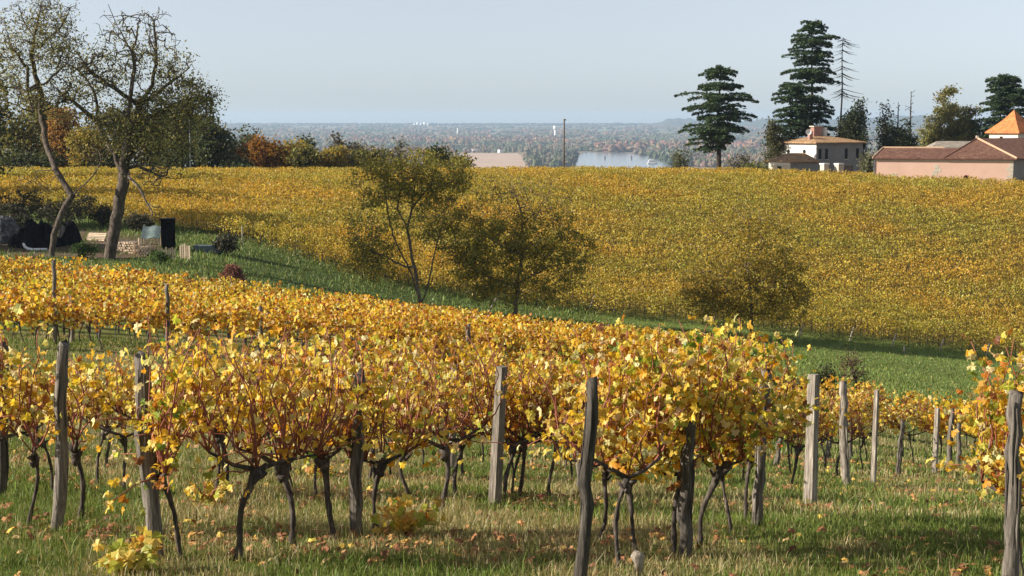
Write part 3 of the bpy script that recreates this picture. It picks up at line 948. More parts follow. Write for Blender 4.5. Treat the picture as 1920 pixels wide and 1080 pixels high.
# low sprouting shoots on the grass
def sprout(px, py, wpx, hpx, n, lab, green):
    q = G(px, py)
    s = (q[1] * CP - q[2] * SP) / F
    W, H = wpx * s / 2, hpx * s
    r = np.random.default_rng(int(px))
    t = thing('vine_sprout', lab, 'vine sprout', q, 0, 'low vine sprouts on the grass')
    sb = B()
    ps = []
    for k in range(9):
        e = np.array([r.uniform(-W, W), r.uniform(-W, W) * .6, r.uniform(.35, 1.0) * H])
        V, Fs = tube([(0, 0, -.02), e * [.5, .5, .75], e], [.006, .005, .003], 4)
        sb.add(V, Fs)
        m = n // 9
        tt = r.uniform(.25, 1.1, m)[:, None]
        ps.append(e * tt * [1, 1, .95] + r.standard_normal((m, 3)) * [.05, .05, .03])
    ps = np.concatenate(ps)
    ps[:, 2] = np.maximum(ps[:, 2], .03)
    lb = B()
    n = len(ps)
    leaves(lb, ps, .052 * r.uniform(.7, 1.25, n), np.stack([.6 * r.standard_normal(n), -.5 + .6 * r.standard_normal(n), 1 + .3 * r.standard_normal(n)], 1), np.stack([r.standard_normal(n), r.standard_normal(n), -.6 + .3 * r.standard_normal(n)], 1),
           palette(n, r, [(.62, .5, .1), (.66, .44, .08), (.4, .42, .06), (.55, .25, .06)], [3, 2, green, .4]), L_GRAPE)
    sb.build('cane', M['cane'], t)
    lb.build('foliage', M['vine_leaf'], t)
sprout(758, 1005, 120, 60, 110, 'round yellow vine sprout on the grass beside the buried post', .6)
sprout(235, 1072, 170, 70, 110, 'yellow-green vine sprout sprawling in front of the leaning split post', 2.2)
sprout(385, 950, 90, 60, 60, 'greenish vine sprout low behind the stout dark vine', 1.8)
sprout(600, 900, 80, 40, 40, 'small yellow sprout low behind the forked-arm vine', .8)
# pale cut stump at the foot of the lush clump
q = G(1197, 1080)
t = thing('cut_stump', 'pale weathered stump cut low in front of the lush yellow clump', 'stump', q)
r = np.random.default_rng(5)
V, Fs = tube([(0, 0, -.05), (0, 0, .08), (-.01, 0, .14), (-.005, 0, .17)], [.035, .032, .05, .03], 9, .12, r)
B().add(V, Fs, (1.5, 1.45, 1.35)).build('stump_head', M['post_wood'], t, True)

# ================================================================== grass, fallen leaves
r = np.random.default_rng(77)
def frustum_pts(n, d0, d1, mx=1.12):
    # uniform over the ground area seen between two depths
    y = np.sqrt(r.uniform(d0 ** 2, d1 ** 2, n))
    x = r.uniform(-1, 1, n) * y * .385 * mx
    return x, y
gb = B()
def blades(x, y, hgt, wid, col, lean=.45, segs=2):
    n = len(x)
    z = gz(x, y)
    a = r.uniform(0, 2 * pi, n)
    la = r.uniform(0, 2 * pi, n)
    ll = np.abs(r.standard_normal(n)) * lean * hgt
    base = np.stack([x, y, z - .01], 1)
    s = np.stack([np.cos(a), np.sin(a), 0 * a], 1) * (wid / 2)[:, None]
    m = base + np.stack([np.cos(la) * ll * .35, np.sin(la) * ll * .35, hgt * .6], 1)
    t = base + np.stack([np.cos(la) * ll, np.sin(la) * ll, hgt], 1)
    V = np.stack([base - s, base + s, m - s * .75, m + s * .75, t], 1).reshape(-1, 3)
    k = (np.arange(n) * 5)[:, None]
    gb.add(V, [np.array([[0, 1, 3, 2]]) + k, np.array([[2, 3, 4]]) + k], np.repeat(col, 5, 0))
def gcol(x, y, warm=0.0):
    n = len(x)
    k = vnoise(x, y, 1.6, 1) * .6 + vnoise(x, y, .5, 2) * .4 + warm
    straw = r.random(n) < np.clip((k - .43) * 3.2, .08, .9)
    c = palette(n, r, [(.13, .185, .034), (.18, .225, .048), (.09, .135, .028)], [2, 2, 1], .2)
    c[straw] = palette(int(straw.sum()), r, [(.40, .33, .16), (.32, .26, .11), (.48, .42, .24)], [2, 2, 1], .18)
    return c
x, y = frustum_pts(90000, 7.4, 13)
blades(x, y, r.gamma(5, .011, len(x)), np.full(len(x), .006), gcol(x, y))
x, y = frustum_pts(90000, 13, 22)
blades(x, y, r.gamma(5, .0125, len(x)), np.full(len(x), .010), gcol(x, y))
x, y = frustum_pts(90000, 22, 46)
k = (y < 43 + 0 * x)
blades(x[k], y[k], r.gamma(5, .016, k.sum()), np.full(k.sum(), .02), gcol(x[k], y[k], .0))
# clumps of taller grass
x, y = frustum_pts(260, 8, 20)
cx, cy = np.repeat(x, 60), np.repeat(y, 60)
cx, cy = cx + r.normal(0, .1, len(cx)), cy + r.normal(0, .1, len(cx))
blades(cx, cy, r.gamma(6, .019, len(cx)), np.full(len(cx), .007), gcol(cx, cy, -.05), .6)
tag(gb.build('grass', M['grass']), 'green and straw-coloured grass between the vine rows', 'grass', kind='stuff')

gb = B()
# weeds on the bank under the trees, the lawn of the valley
x, y = frustum_pts(170000, 58, 128, 1.2)
k = (y < hill_y(x) + 5) & (x < 6)
x, y = x[k], y[k]
kk = vnoise(x, y, 3, 12)
blades(x, y, r.gamma(4, .035, len(x)) * (.6 + kk), np.full(len(x), .07), palette(len(x), r, [(.12, .17, .04), (.16, .21, .055), (.24, .23, .09), (.09, .12, .035)], [3, 2, 1, 1], .2) * (.7 + .6 * kk[:, None]), .6)
x, y = frustum_pts(110000, 44, 106, 1.2)
k = (y < hill_y(x) + 5) & (x > -2) & ~((y < 54) & (x < 9.5))
x, y = x[k], y[k]
kk = vnoise(x, y, 6, 13)
blades(x, y, r.gamma(5, .02, len(x)), np.full(len(x), .06), palette(len(x), r, [(.13, .185, .04), (.18, .225, .05), (.26, .24, .09)], [3, 2, 1], .15) * (.75 + .5 * kk[:, None]), .6)
tag(gb.build('valley_grass', M['grass']), 'deep green grass along the bottom of the small valley', 'grass', kind='stuff')

fb = B()
x, y = frustum_pts(22000, 7.6, 30)
# gather under the rows
rowd = np.array([10.4, 14.5, 17.8, 21.1, 24.2, 27.8])
near = np.min(np.abs(y[:, None] - rowd[None]), 1)
k = (r.random(len(x)) < np.exp(-(near / .75) ** 2) * .9 + .10) & (r.random(len(x)) < (.15 + 1.3 * (vnoise(x, y, 1.1, 21) > .5)))
x, y = x[k], y[k]
n = len(x)
leaves(fb, np.stack([x, y, gz(x, y) + r.uniform(.015, .06, n)], 1), .041 * r.uniform(.6, 1.2, n), np.stack([.45 * r.standard_normal(n), .45 * r.standard_normal(n) - .2, np.ones(n)], 1), r.standard_normal((n, 3)),
       palette(n, r, [(.30, .14, .06), (.22, .095, .045), (.42, .22, .08), (.36, .22, .10), (.6, .38, .08)], [3, 3, 2, 1.4, 1.0], .2), L_GRAPE)
tag(fb.build('fallen_leaves', M['dry_leaf']), 'brown and orange vine leaves fallen on the grass', 'leaves', kind='stuff')

# ================================================================== trees
def seg_mesh(b, A, Bp, ra, rb, n=5, col=(1, 1, 1), m=0):
    d = unit(Bp - A)
    A, Bp = A - d * ra[:, None] * .45, Bp + d * rb[:, None] * .45
    ref = np.where(np.abs(d[:, 2:3]) < .8, np.array([[0, 0, 1.0]]), np.array([[1.0, 0, 0]]))
    u = unit(np.cross(d, ref)); v = np.cross(d, u)
    th_ = np.arange(n) * 2 * pi / n
    ring = np.cos(th_)[None, :, None] * u[:, None] + np.sin(th_)[None, :, None] * v[:, None]
    V = np.concatenate([A[:, None] + ring * ra[:, None, None], Bp[:, None] + ring * rb[:, None, None]], 1)
    j = np.arange(n)
    f = np.stack([j, (j + 1) % n, n + (j + 1) % n, n + j], 1)
    b.add(V.reshape(-1, 3), [(f[None] + (np.arange(len(A)) * 2 * n)[:, None, None]).reshape(-1, 4)], col, m)

def skeleton(limbs, attr, r, step, jit=.25, up=.15, maxd=1e9):
    nodes, par = [], []
    def addn(p, k):
        nodes.append(np.asarray(p, float)); par.append(k)
        return len(nodes) - 1
    for li, L in enumerate(limbs):
        L = [np.asarray(q, float) for q in L]
        if li == 0:
            k = addn(L[0], -1)
        else:
            D = np.linalg.norm(np.array(nodes) - L[0], axis=1)
            k = int(np.argmin(D))
        for a, e in zip(L[:-1], L[1:]):
            m = max(1, int(np.linalg.norm(e - a) / step))
            for q in range(1, m + 1):
                k = addn(a + (e - a) * q / m + (r.standard_normal(3) * step * .06), k)
    nl = len(nodes)
    base = nodes[0]
    NA = np.array(nodes)
    D0 = np.min(np.linalg.norm(attr[:, None] - NA[None], axis=2), 1)
    for ai in np.argsort(D0):
        a = attr[ai]
        NA = np.array(nodes)
        D = np.linalg.norm(NA - a, axis=1) + .5 * np.maximum(0, NA[:, 2] - a[2])
        D[0] += step * 3
        k = int(np.argmin(D))
        p0 = nodes[k]
        L = np.linalg.norm(a - p0)
        m = max(2, int(L / step))
        pd = p0 - nodes[par[k]] if par[k] >= 0 else np.array([0, 0, 1.0])
        pd = pd / (np.linalg.norm(pd) + 1e-9)
        for q in range(1, m + 1):
            t = q / m
            p = p0 + (a - p0) * t + (pd * .22 * L + np.array([0, 0, up * L])) * t * (1 - t) * 1.6
            if q < m:
                p = p + r.standard_normal(3) * jit * step
            k = addn(p, k)
    return np.array(nodes), np.array(par), nl

def wood(nodes, par, R0, rmin, b, n=5, expo=.46, col=(1, 1, 1)):
    w = np.zeros(len(nodes))
    kids = np.zeros(len(nodes), int)
    for i in range(len(nodes) - 1, 0, -1):
        if kids[i] == 0:
            w[i] += 1
        w[par[i]] += w[i]
        kids[par[i]] += 1
    rad = np.maximum(R0 * (w / w[0]) ** expo, rmin)
    i = np.arange(1, len(nodes))
    seg_mesh(b, nodes[par[i]], nodes[i], np.minimum(rad[par[i]], rad[i] * 1.35), rad[i], n, col)
    return rad, kids

def ell(r, n, c, rad, shell=.35):
    d = rand_unit(n, r)
    t = r.random((n, 1)) ** shell
    return np.asarray(c) + d * t * np.asarray(rad)

def broadleaf(name, label, cat, base, limbs, ells, nattr, nleaf, lsize, cols, wts, R0, seed, group=None, step=.5, leafspread=.35, bark=(1, 1, 1), barefrac=0.0, rmin=.012, tpl=L_QUAD, m_leaf='tree_leaf', shell=.4, clump=.3):
    r = np.random.default_rng(seed)
    base = np.asarray(base, float)
    wsum = sum(e[2] for e in ells)
    attr, lw = [], []
    for c, rad, wgt, lf in ells:
        k = max(3, int(nattr * wgt / wsum))
        attr.append(ell(r, k, c, rad, shell))
        lw.append(np.full(k, lf))
    attr, lw = np.concatenate(attr), np.concatenate(lw)
    nodes, par, nl = skeleton(limbs, attr, r, step)
    t = thing(name, label, cat, base, 0, group)
    wb_ = B()
    rad, kids = wood(nodes - base, par, R0, rmin, wb_, 6, col=bark)
    tr = wb_.build('trunk', M['tree_bark'], t, True)
    if nleaf:
        # leaves hang round the outer twig nodes, unevenly from clump to clump
        ok = np.arange(len(nodes)) >= nl
        cand = np.nonzero(ok)[0]
        D = np.argmin(np.linalg.norm(nodes[cand][:, None] - attr[None], axis=2), 1) if len(cand) * len(attr) < 6e6 else r.integers(len(attr), size=len(cand))
        wt = lw[D] * np.exp(clump * 2 * r.standard_normal(len(attr)))[D] * (rad[cand] < R0 * .35)
        pick = cand[r.choice(len(cand), nleaf, p=wt / wt.sum())]
        pos = nodes[pick] - base + r.standard_normal((nleaf, 3)) * leafspread * np.array([1, 1, .7])
        nr = np.stack([r.standard_normal(nleaf), r.standard_normal(nleaf), .5 + r.standard_normal(nleaf)], 1)
        tone = np.exp(.22 * r.standard_normal(len(attr)))
        cc = palette(nleaf, r, cols, wts, .16)
        lb = B()
        leaves(lb, pos, lsize * r.uniform(.6, 1.35, nleaf), nr, rand_unit(nleaf, r), cc, tpl)
        lb.build('crown', M[m_leaf], t)
    return t

def PD(px, py, d):
    return P(px, py, d)
def ppm(d):
    return F / d / .995

OLIVE = [(.30, .28, .11), (.24, .23, .09), (.38, .34, .13), (.14, .145, .055), (.42, .35, .10)]
# ---- tree A: big half-bare locust
r = np.random.default_rng(3)
dA = 88.0
A0 = on(205, dA)
def lim(pts, d, wob=1.2, rr=r):
    off = 0
    out = []
    for k, (a, c_) in enumerate(pts):
        out.append(P(a, c_, d + off))
        off += rr.uniform(-wob, wob)
    return out
baseA = P(205, 490, dA)
A0 = np.array([baseA[0], dA, float(gz(baseA[0], dA)) - .1])
trunkA = [A0] + lim([(213, 440), (222, 395), (229, 345), (233, 315)], dA, .15)
limbsA = [trunkA,
          lim([(233, 315), (238, 285), (243, 250), (240, 215), (246, 170), (252, 130), (246, 95), (228, 60), (212, 30), (205, 8)], dA),
          lim([(229, 330), (215, 290), (196, 262), (184, 225), (182, 190), (165, 150), (146, 130), (110, 110)], dA),
          lim([(184, 225), (160, 208), (138, 190), (112, 172), (100, 150)], dA),
          lim([(252, 130), (247, 95), (258, 70), (262, 45), (280, 25)], dA, .6),
          lim([(243, 250), (262, 200), (285, 160), (292, 120), (292, 80), (288, 40), (300, 20)], dA),
          lim([(292, 80), (305, 62), (318, 48)], dA, .4), lim([(292, 100), (275, 60), (268, 20)], dA, .5),
          lim([(243, 240), (275, 225), (310, 205), (345, 190), (375, 180), (398, 190)], dA),
          lim([(246, 190), (215, 165), (190, 150), (165, 130), (150, 105)], dA),
          lim([(262, 200), (300, 170), (335, 145), (355, 130)], dA),
          lim([(233, 320), (255, 310), (280, 322), (300, 330), (330, 335)], dA, .8)]
s_ = dA / F
def eA(px, py, wx, hy, w, lf, dy=0.0, ry=3.0):
    return (P(px, py, dA + dy), (wx * s_, ry, hy * s_), w, lf)
ellsA = [eA(330, 205, 75, 60, 5, 1.5), eA(370, 190, 42, 45, 2, 1.3), eA(255, 230, 90, 55, 4, 1.5), eA(160, 140, 75, 60, 4, .9), eA(220, 110, 70, 65, 3, .8), eA(310, 130, 60, 60, 3, .9),
         eA(285, 270, 90, 40, 3, 1.5), eA(120, 190, 55, 50, 2, .7), eA(235, 55, 55, 40, 1.2, .12), eA(295, 55, 35, 40, 1.0, .12), eA(290, 320, 60, 30, 1, .5)]
broadleaf('locust_tree', 'big leaning half-bare olive tree with forked crown standing beside the stacked logs', 'tree', A0, limbsA, ellsA, 1500, 17000, .07, OLIVE, [3, 3, 2, 2, .7], .37, 31, 'tall bare-branched trees by the yard', .5, .32, (1.05, 1.0, .95), rmin=.012)
# ---- tree B: thin forked tree at the picture edge
dB = 86.0
bb = P(95, 468, dB)
B0 = np.array([bb[0], dB, float(gz(bb[0], dB)) - .1])
limbsB = [[B0] + lim([(103, 440), (110, 415), (124, 385), (134, 368)], dB, .1),
          lim([(134, 368), (120, 345), (105, 318), (92, 285), (82, 255), (78, 215), (76, 180), (66, 140), (58, 105), (64, 70), (72, 35), (76, 5)], dB),
          lim([(134, 368), (158, 348), (180, 325), (190, 302), (187, 285), (170, 262)], dB, .6),
          lim([(76, 180), (50, 172), (25, 165), (0, 160)], dB), lim([(66, 140), (40, 115), (20, 85), (10, 50)], dB), lim([(58, 105), (85, 75), (110, 55), (125, 30)], dB), lim([(78, 215), (45, 205), (15, 190), (-20, 180)], dB),
          lim([(76, 170), (100, 140), (125, 120), (150, 110)], dB), lim([(64, 70), (45, 40), (35, 10)], dB)]
def eB(px, py, wx, hy, w, lf):
    return (P(px, py, dB), (wx * dB / F, 2.6, hy * dB / F), w, lf)
ellsB = [eB(60, 60, 70, 60, 4, .8), eB(20, 110, 60, 60, 3, .9), eB(110, 90, 50, 60, 3, .9), eB(90, 20, 60, 30, 2, .4), eB(30, 180, 60, 40, 2, .9), eB(175, 290, 30, 30, .6, .4), eB(60, 340, 60, 30, .5, .2)]
broadleaf('forked_tree', 'thin forked tree with bare arching branches beside the black heap', 'tree', B0, limbsB, ellsB, 900, 6500, .065, OLIVE, [3, 3, 2, 2, .5], .19, 32, 'tall bare-branched trees by the yard', .5, .3, (1.05, 1.0, .95), rmin=.012)
# dead pale limb hanging from tree A
r9 = np.random.default_rng(9)
pth = np.array(lim([(240, 330), (262, 352), (275, 380), (286, 398), (284, 410)], dA - 1.2, .1))
V, Fs = tube(pth, [.09, .08, .06, .05, .04], 6, .1)
dl = B().add(V, Fs, (2.0, 2.0, 1.95))
pth2 = np.array([pth[2], pth[2] + [.5, 0, -.3], pth[2] + [.9, .1, -.25]])
dl.add(*tube(pth2, [.05, .035, .02], 5), (2.0, 2.0, 1.95))
tag(dl.build('dead_limb', M['tree_bark'], smooth=True), 'pale dead limb hanging down from the big leaning tree', 'branch')

# ---- trees C, D, E of the valley
OLY = [(.34, .30, .065), (.26, .24, .06), (.42, .33, .05), (.16, .16, .04), (.48, .35, .05)]
def valley_tree(name, label, px, py, d, limbs_px, ells_px, **kw):
    rr = np.random.default_rng(kw['seed'])
    q = P(px, py, d)
    base = np.array([q[0], d, float(gz(q[0], d)) - .1])
    L = []
    for i, l in enumerate(limbs_px):
        L.append(([base] if i == 0 else []) + lim(l, d, .5, rr))
    E = [(P(a, c_, d + rr.uniform(-.6, .6)), (w * 1.14 * d / F, (w * .85) * d / F, h * 1.05 * d / F), wt, lf) for a, c_, w, h, wt, lf in ells_px]
    return broadleaf(name, label, 'tree', base, L, E, step=.34, leafspread=.22, clump=.2, group='small trees along the grassy valley', **kw)
valley_tree('walnut_tree', 'many-stemmed olive tree with airy crown rising from weeds above the front vines', 790, 582, 91,
            [[(786, 560), (778, 535), (768, 505)], [(768, 505), (752, 475), (736, 440), (728, 400), (722, 360), (718, 320)], [(786, 560), (781, 520), (770, 470), (765, 430), (772, 390), (780, 340), (785, 300)], [(790, 570), (800, 545), (808, 510), (815, 470), (830, 420), (838, 380)], [(765, 430), (745, 390), (755, 340), (750, 300)], [(772, 390), (805, 350), (820, 310)], [(768, 505), (720, 480), (690, 470)]],
            [(730, 345, 70, 45, 3, 1.2), (800, 345, 75, 45, 3, 1.2), (770, 310, 90, 28, 2.4, 1.2), (700, 420, 55, 50, 1.6, 1), (830, 410, 50, 50, 1.6, 1.2), (700, 475, 50, 36, 1.6, 1.3), (765, 390, 80, 60, 1.4, .6), (690, 500, 50, 30, 1.0, 1.2), (850, 330, 35, 40, 1.2, 1), (835, 460, 35, 40, .8, .8)],
            nattr=900, nleaf=15000, lsize=.078, cols=OLY, wts=[3, 3, 1.6, 1.6, .6], R0=.14, seed=41, bark=(1.7, 1.55, 1.4), rmin=.013)
valley_tree('fruit_tree', 'dense shaded tree with bare pinkish top branches in the middle of the valley', 965, 600, 91,
            [[(967, 570), (970, 535), (978, 490), (980, 440), (978, 400)], [(978, 400), (968, 370), (950, 345), (940, 330)], [(978, 400), (990, 375), (978, 345), (970, 330)], [(980, 420), (1005, 395), (1022, 370), (1040, 350)], [(978, 480), (940, 460), (905, 440)], [(978, 470), (1020, 450), (1060, 430)], [(972, 530), (1030, 500), (1075, 490)], [(970, 540), (920, 520), (890, 510)]],
            [(900, 440, 65, 60, 3, 1.4), (1020, 450, 70, 60, 3, 1.4), (965, 500, 85, 45, 3, 1.3), (1075, 480, 40, 50, 2, 1.2), (880, 490, 45, 40, 2, 1.2), (980, 375, 70, 40, 2.6, .12), (1040, 380, 45, 40, 1.5, .2), (930, 360, 40, 35, 1, .1), (960, 440, 80, 40, 2, 1), (1000, 545, 90, 28, 2, 1.2), (920, 545, 50, 28, 1.2, 1.1)],
            nattr=900, nleaf=18000, lsize=.08, cols=[(.34, .29, .055), (.25, .23, .05), (.48, .34, .04), (.16, .16, .04), (.56, .40, .04)], wts=[3, 3, 2, 2, 1.2], R0=.15, seed=42, bark=(1.9, 1.6, 1.5), rmin=.013)
valley_tree('golden_tree', 'round gold-olive tree standing against the hillside vines above the lawn', 1410, 632, 94,
            [[(1409, 600), (1408, 570), (1405, 540), (1404, 505)], [(1404, 505), (1380, 470), (1360, 440)], [(1404, 505), (1420, 465), (1440, 430)], [(1405, 540), (1440, 520), (1480, 500)], [(1405, 545), (1370, 530), (1330, 510)], [(1404, 505), (1402, 460), (1405, 410)]],
            [(1405, 470, 90, 60, 4, 1.2), (1340, 530, 60, 45, 2, 1.2), (1465, 520, 60, 50, 2, 1.2), (1405, 540, 90, 45, 3, 1.2), (1405, 415, 70, 40, 2, .55), (1405, 578, 90, 26, 2.4, 1.2), (1320, 560, 40, 30, 1.2, 1.1), (1490, 560, 40, 35, 1.3, 1.1)],
            nattr=900, nleaf=16000, lsize=.088, cols=[(.42, .31, .05), (.33, .26, .05), (.22, .19, .05), (.48, .33, .045)], wts=[3, 3, 2, 1.5], R0=.12, seed=43, bark=(1.6, 1.45, 1.3), rmin=.012)

# ---- background trees on the crest
def crest_tree(name, label, px, top, hw, d, cols, wts, seed, nleaf=2600, group='trees along the crest behind the vineyard', ls=.20, trunkfrac=.3, thin=1.0, base_dz=0.0, shape=None):
    rr = np.random.default_rng(seed)
    q = on(px, d)
    q[2] += base_dz
    topz = P(px, top, d)[2]
    H = topz - q[2]
    W = hw * d / F
    L = [[q, q + [rr.uniform(-.3, .3), 0, H * .3], q + [rr.uniform(-.5, .5), rr.uniform(-.4, .4), H * .75]]]
    E = []
    for k in range(7):
        a = rr.uniform(0, 6.3)
        zz = rr.uniform(.38, .86)
        ww = W * (1.05 - .9 * abs(zz - .5))
        E.append((q + [cos(a) * W * .5, sin(a) * W * .5, H * zz], (ww * .62, ww * .62, H * .2), 1, rr.uniform(.5, 1.4)))
    E.append((q + [0, 0, H * .5], (W * .85, W * .85, H * .42), 3, 1))
    E.append((q + [0, 0, H * .25], (W * .8, W * .8, H * .25), 1.6, .8))
    return broadleaf(name, label, 'tree', q, L, E, int(240 * thin), int(nleaf * 1.5), ls * 1.1, cols, wts, max(.1, H * .018), seed, group, step=.7, leafspread=.5, rmin=.025, shell=.5, clump=.25)
DKG = [(.07, .09, .035), (.09, .11, .04), (.05, .065, .03), (.14, .145, .05)]
OLT = [(.20, .185, .055), (.16, .155, .045), (.26, .21, .055), (.11, .115, .035)]
RUS = [(.36, .17, .04), (.3, .15, .05), (.4, .24, .045), (.2, .13, .045)]
YOL = [(.36, .29, .05), (.3, .24, .05), (.22, .2, .05), (.42, .28, .04)]
GRY = [(.15, .13, .10), (.12, .11, .08), (.18, .15, .10), (.1, .1, .06)]
for a in [
    (-35, 90, 60, 150, DKG, 'tall dark evergreen at the picture edge behind the thin forked tree', 'evergreen_tree', 4200),
    (25, 205, 60, 192, OLT, 'olive broad tree behind the thin forked tree', 'broad_tree', 3200),
    (88, 195, 48, 200, OLT, 'tall olive tree behind the gap between the two bare trees', 'broad_tree', 3000),
    (120, 222, 40, 190, RUS, 'rusty orange tree between the thin forked tree and the big leaning one', 'autumn_tree', 2600),
    (165, 240, 45, 186, YOL, 'yellow-olive tree low behind the big leaning tree', 'autumn_tree', 2600),
    (215, 205, 50, 198, OLT, 'olive tree directly behind the trunk of the big leaning tree', 'broad_tree', 3000),
    (275, 195, 55, 200, OLT, 'tall olive tree under the spreading side of the big leaning tree', 'broad_tree', 3200),
    (325, 225, 45, 192, DKG, 'dark green tree just before the pale utility stake', 'evergreen_tree', 3000),
    (372, 215, 50, 200, OLT, 'broad olive tree rising behind the pale utility stake', 'evergreen_tree', 3600),
    (412, 250, 40, 188, DKG, 'near-black evergreen bush at the end of the dark trees', 'evergreen_tree', 3200),
    (432, 222, 36, 230, GRY, 'grey-brown thin-leaved tree behind the near-black evergreen', 'grey_tree', 1700),
    (472, 238, 32, 236, DKG, 'dark green treetop peeping against the plain beyond the russet bushes', 'evergreen_tree', 1700),
    (468, 268, 32, 200, RUS, 'russet bush at the start of the autumn hedge', 'autumn_bush', 1900),
    (506, 261, 36, 197, [(.36, .15, .025), (.32, .18, .03), (.26, .12, .03)], 'bright orange tree topping the autumn hedge', 'autumn_bush', 2400),
    (548, 268, 34, 198, YOL, 'yellow-orange bush next to the bright orange tree in the hedge', 'autumn_bush', 2200),
    (578, 280, 30, 192, OLT, 'low olive bush in the middle of the autumn hedge', 'hedge_bush', 1800),
    (575, 258, 18, 215, DKG, 'small dark round treetop poking above the autumn hedge', 'hedge_bush', 1200),
    (617, 277, 38, 195, YOL, 'yellow-green bush toward the far part of the autumn hedge', 'autumn_bush', 2200),
    (652, 262, 36, 214, GRY, 'grey-brown bare-looking tree behind the yellow-green bush', 'grey_tree', 1500),
    (692, 286, 32, 195, OLT, 'olive bush at the hedge end behind the airy many-stemmed tree', 'hedge_bush', 1700),
    (735, 268, 42, 236, [(.17, .16, .10), (.13, .13, .07), (.2, .18, .11)], 'pale grey-green tree beyond the crest above the airy tree', 'grey_tree', 1900),
    (826, 282, 30, 196, [(.06, .075, .02), (.09, .1, .025), (.045, .06, .02)], 'dark green bush on the crest beside the stubble field', 'hedge_bush', 2400),
    (868, 300, 17, 192, OLT, 'small olive bush on the crest just before the stubble field', 'hedge_bush', 900),
]:
    px, top, hw, d, cols, lab, nm, nlf = a
    top = top - 24 if px < 425 else top - 4
    crest_tree(nm, lab, px, top, hw, d, cols, [1] * len(cols), int(px * 7 + top + 9000), nlf)
for px, d_, top, hw, lab in [(-130, 128, 40, 80, 'tall dark tree just outside the picture edge beyond the yard'), (-190, 108, 0, 90, 'spreading dark tree outside the picture edge beside the yard'), (-330, 90, 175, 60, 'large dark tree outside the picture edge before the yard')]:
    crest_tree('yard_tree', lab, px, top, hw, d_, DKG, [1] * 4, int(px + 900), 11000, 'dark trees outside the picture edge')
# dark understory along the crest under the evergreens
for px, top, hw, lab in [(440, 300, 34, 'dark low shrub under the near-black evergreen at the crest'), (60, 280, 60, 'dark bramble shrub at the crest behind the yard'), (180, 290, 50, 'low bramble shrub at the crest behind the big leaning tree'), (310, 285, 45, 'dark shrub at the crest before the pale utility stake')]:
    crest_tree('crest_shrub', lab, px, top, hw, 186, DKG, [1] * 4, int(px + 77), 1500)

# ---- conifers by the house
NEED = [(.055, .09, .045), (.08, .125, .055), (.038, .06, .036), (.13, .17, .07)]
def cedar(name, label, px, top, base_d, tiers, seed, tip_col=NEED, density=1.0, drop=.0, group='cedars by the house', trunk_r=.32, foliage=True, bases=None, barkcol=(.55, .5, .48), per=52):
    rr = np.random.default_rng(seed)
    d = base_d
    q = on(px, d)
    s = d / F
    topz = P(px, top, d)[2]
    t = thing(name, label, 'tree', q, 0, group)
    wbb, fb_ = B(), B()
    H = topz - q[2]
    zz = np.linspace(-.3, H, 14)
    path = np.stack([.10 * np.sin(zz * .5), .08 * np.cos(zz * .4), zz], 1)
    wbb.add(*tube(path, np.linspace(trunk_r, .04, 14), 7, .05), barkcol)
    pyv = np.array([tt[0] for tt in tiers], float)
    lv, rv = np.array([tt[1] for tt in tiers], float), np.array([tt[2] for tt in tiers], float)
    zt = np.array([P(px, a, d)[2] for a in pyv]) - q[2]
    ptsL, nrmL, tipL, sz = [], [], [], []
    for ti in range(len(tiers)):
        nb = int(rr.integers(7, 11))
        a0 = rr.uniform(0, 6.3)
        for k in range(nb):
            a = a0 + k * 2 * pi / nb + rr.uniform(-.25, .25)
            ca = cos(a)
            ext = (rv[ti] if ca > 0 else lv[ti]) * s
            side = .5 * (lv[ti] + rv[ti]) * s
            L = math.hypot(ext * ca, side * sin(a)) * rr.uniform(.75, 1.2)
            if L < .4:
                L = .4
            z0 = zt[ti] + rr.uniform(-.28, .28)
            rise = rr.uniform(-.06, .16) * L - drop * L
            tt = np.linspace(0, 1, 6)
            dirv = np.array([cos(a), sin(a), 0])
            pth = dirv * (L * tt)[:, None] + np.array([0, 0, 1]) * (z0 + rise * np.sin(tt * 1.9) - .10 * L * tt ** 2.2)[:, None]
            wbb.add(*tube(pth, np.linspace(.075, .018, 6) * (.5 + L * .12), 4), barkcol)
            if foliage:
                n = int(per * L * density)
                u = rr.beta(1.5, 1.0, n)
                side_v = np.array([-sin(a), cos(a), 0])
                wdt = .26 * L * np.sin(pi * np.clip(u * .92 + .08, 0, 1)) + .12
                # pads: short side sprays
                spray = np.round(rr.uniform(-1, 1, n) * 3) / 3 + rr.normal(0, .12, n)
                p = np.stack([np.interp(u, tt, pth[:, c_]) for c_ in range(3)], 1) + side_v * (spray * wdt)[:, None]
                p[:, 2] += rr.normal(0, .12, n) + .02 - .12 * np.abs(spray) * wdt - .10 * L * np.maximum(u - .75, 0)
                ptsL.append(p)
                tipL.append(dirv + side_v * (spray * 1.2)[:, None] + rr.normal(0, .35, (n, 3)))
    if foliage:
        p = np.concatenate(ptsL)
        n = len(p)
        leaves(fb_, p, .19 * rr.uniform(.6, 1.3, n), np.stack([.5 * rr.standard_normal(n), .5 * rr.standard_normal(n), np.ones(n)], 1), np.concatenate(tipL), palette(n, rr, tip_col, [3, 3, 2, 1.2][:len(tip_col)], .2), L_QUAD)
    wbb.build('trunk', M['tree_bark'], t, True)
    if foliage:
        fb_.build('crown', M['needles'], t)
    return t
cedar('cedar_tree', 'lone flat-tiered cedar standing clear of the house near the river view', 1346, 124, 205,
      [(127, 8, 8), (131, 26, 22), (136, 37, 30), (146, 30, 24), (160, 42, 46), (166, 40, 38), (182, 70, 66), (192, 62, 60), (205, 58, 62), (216, 50, 70), (224, 46, 62), (236, 66, 58), (246, 74, 40), (256, 72, 26), (266, 60, 18), (276, 40, 12)], 51, trunk_r=.42)
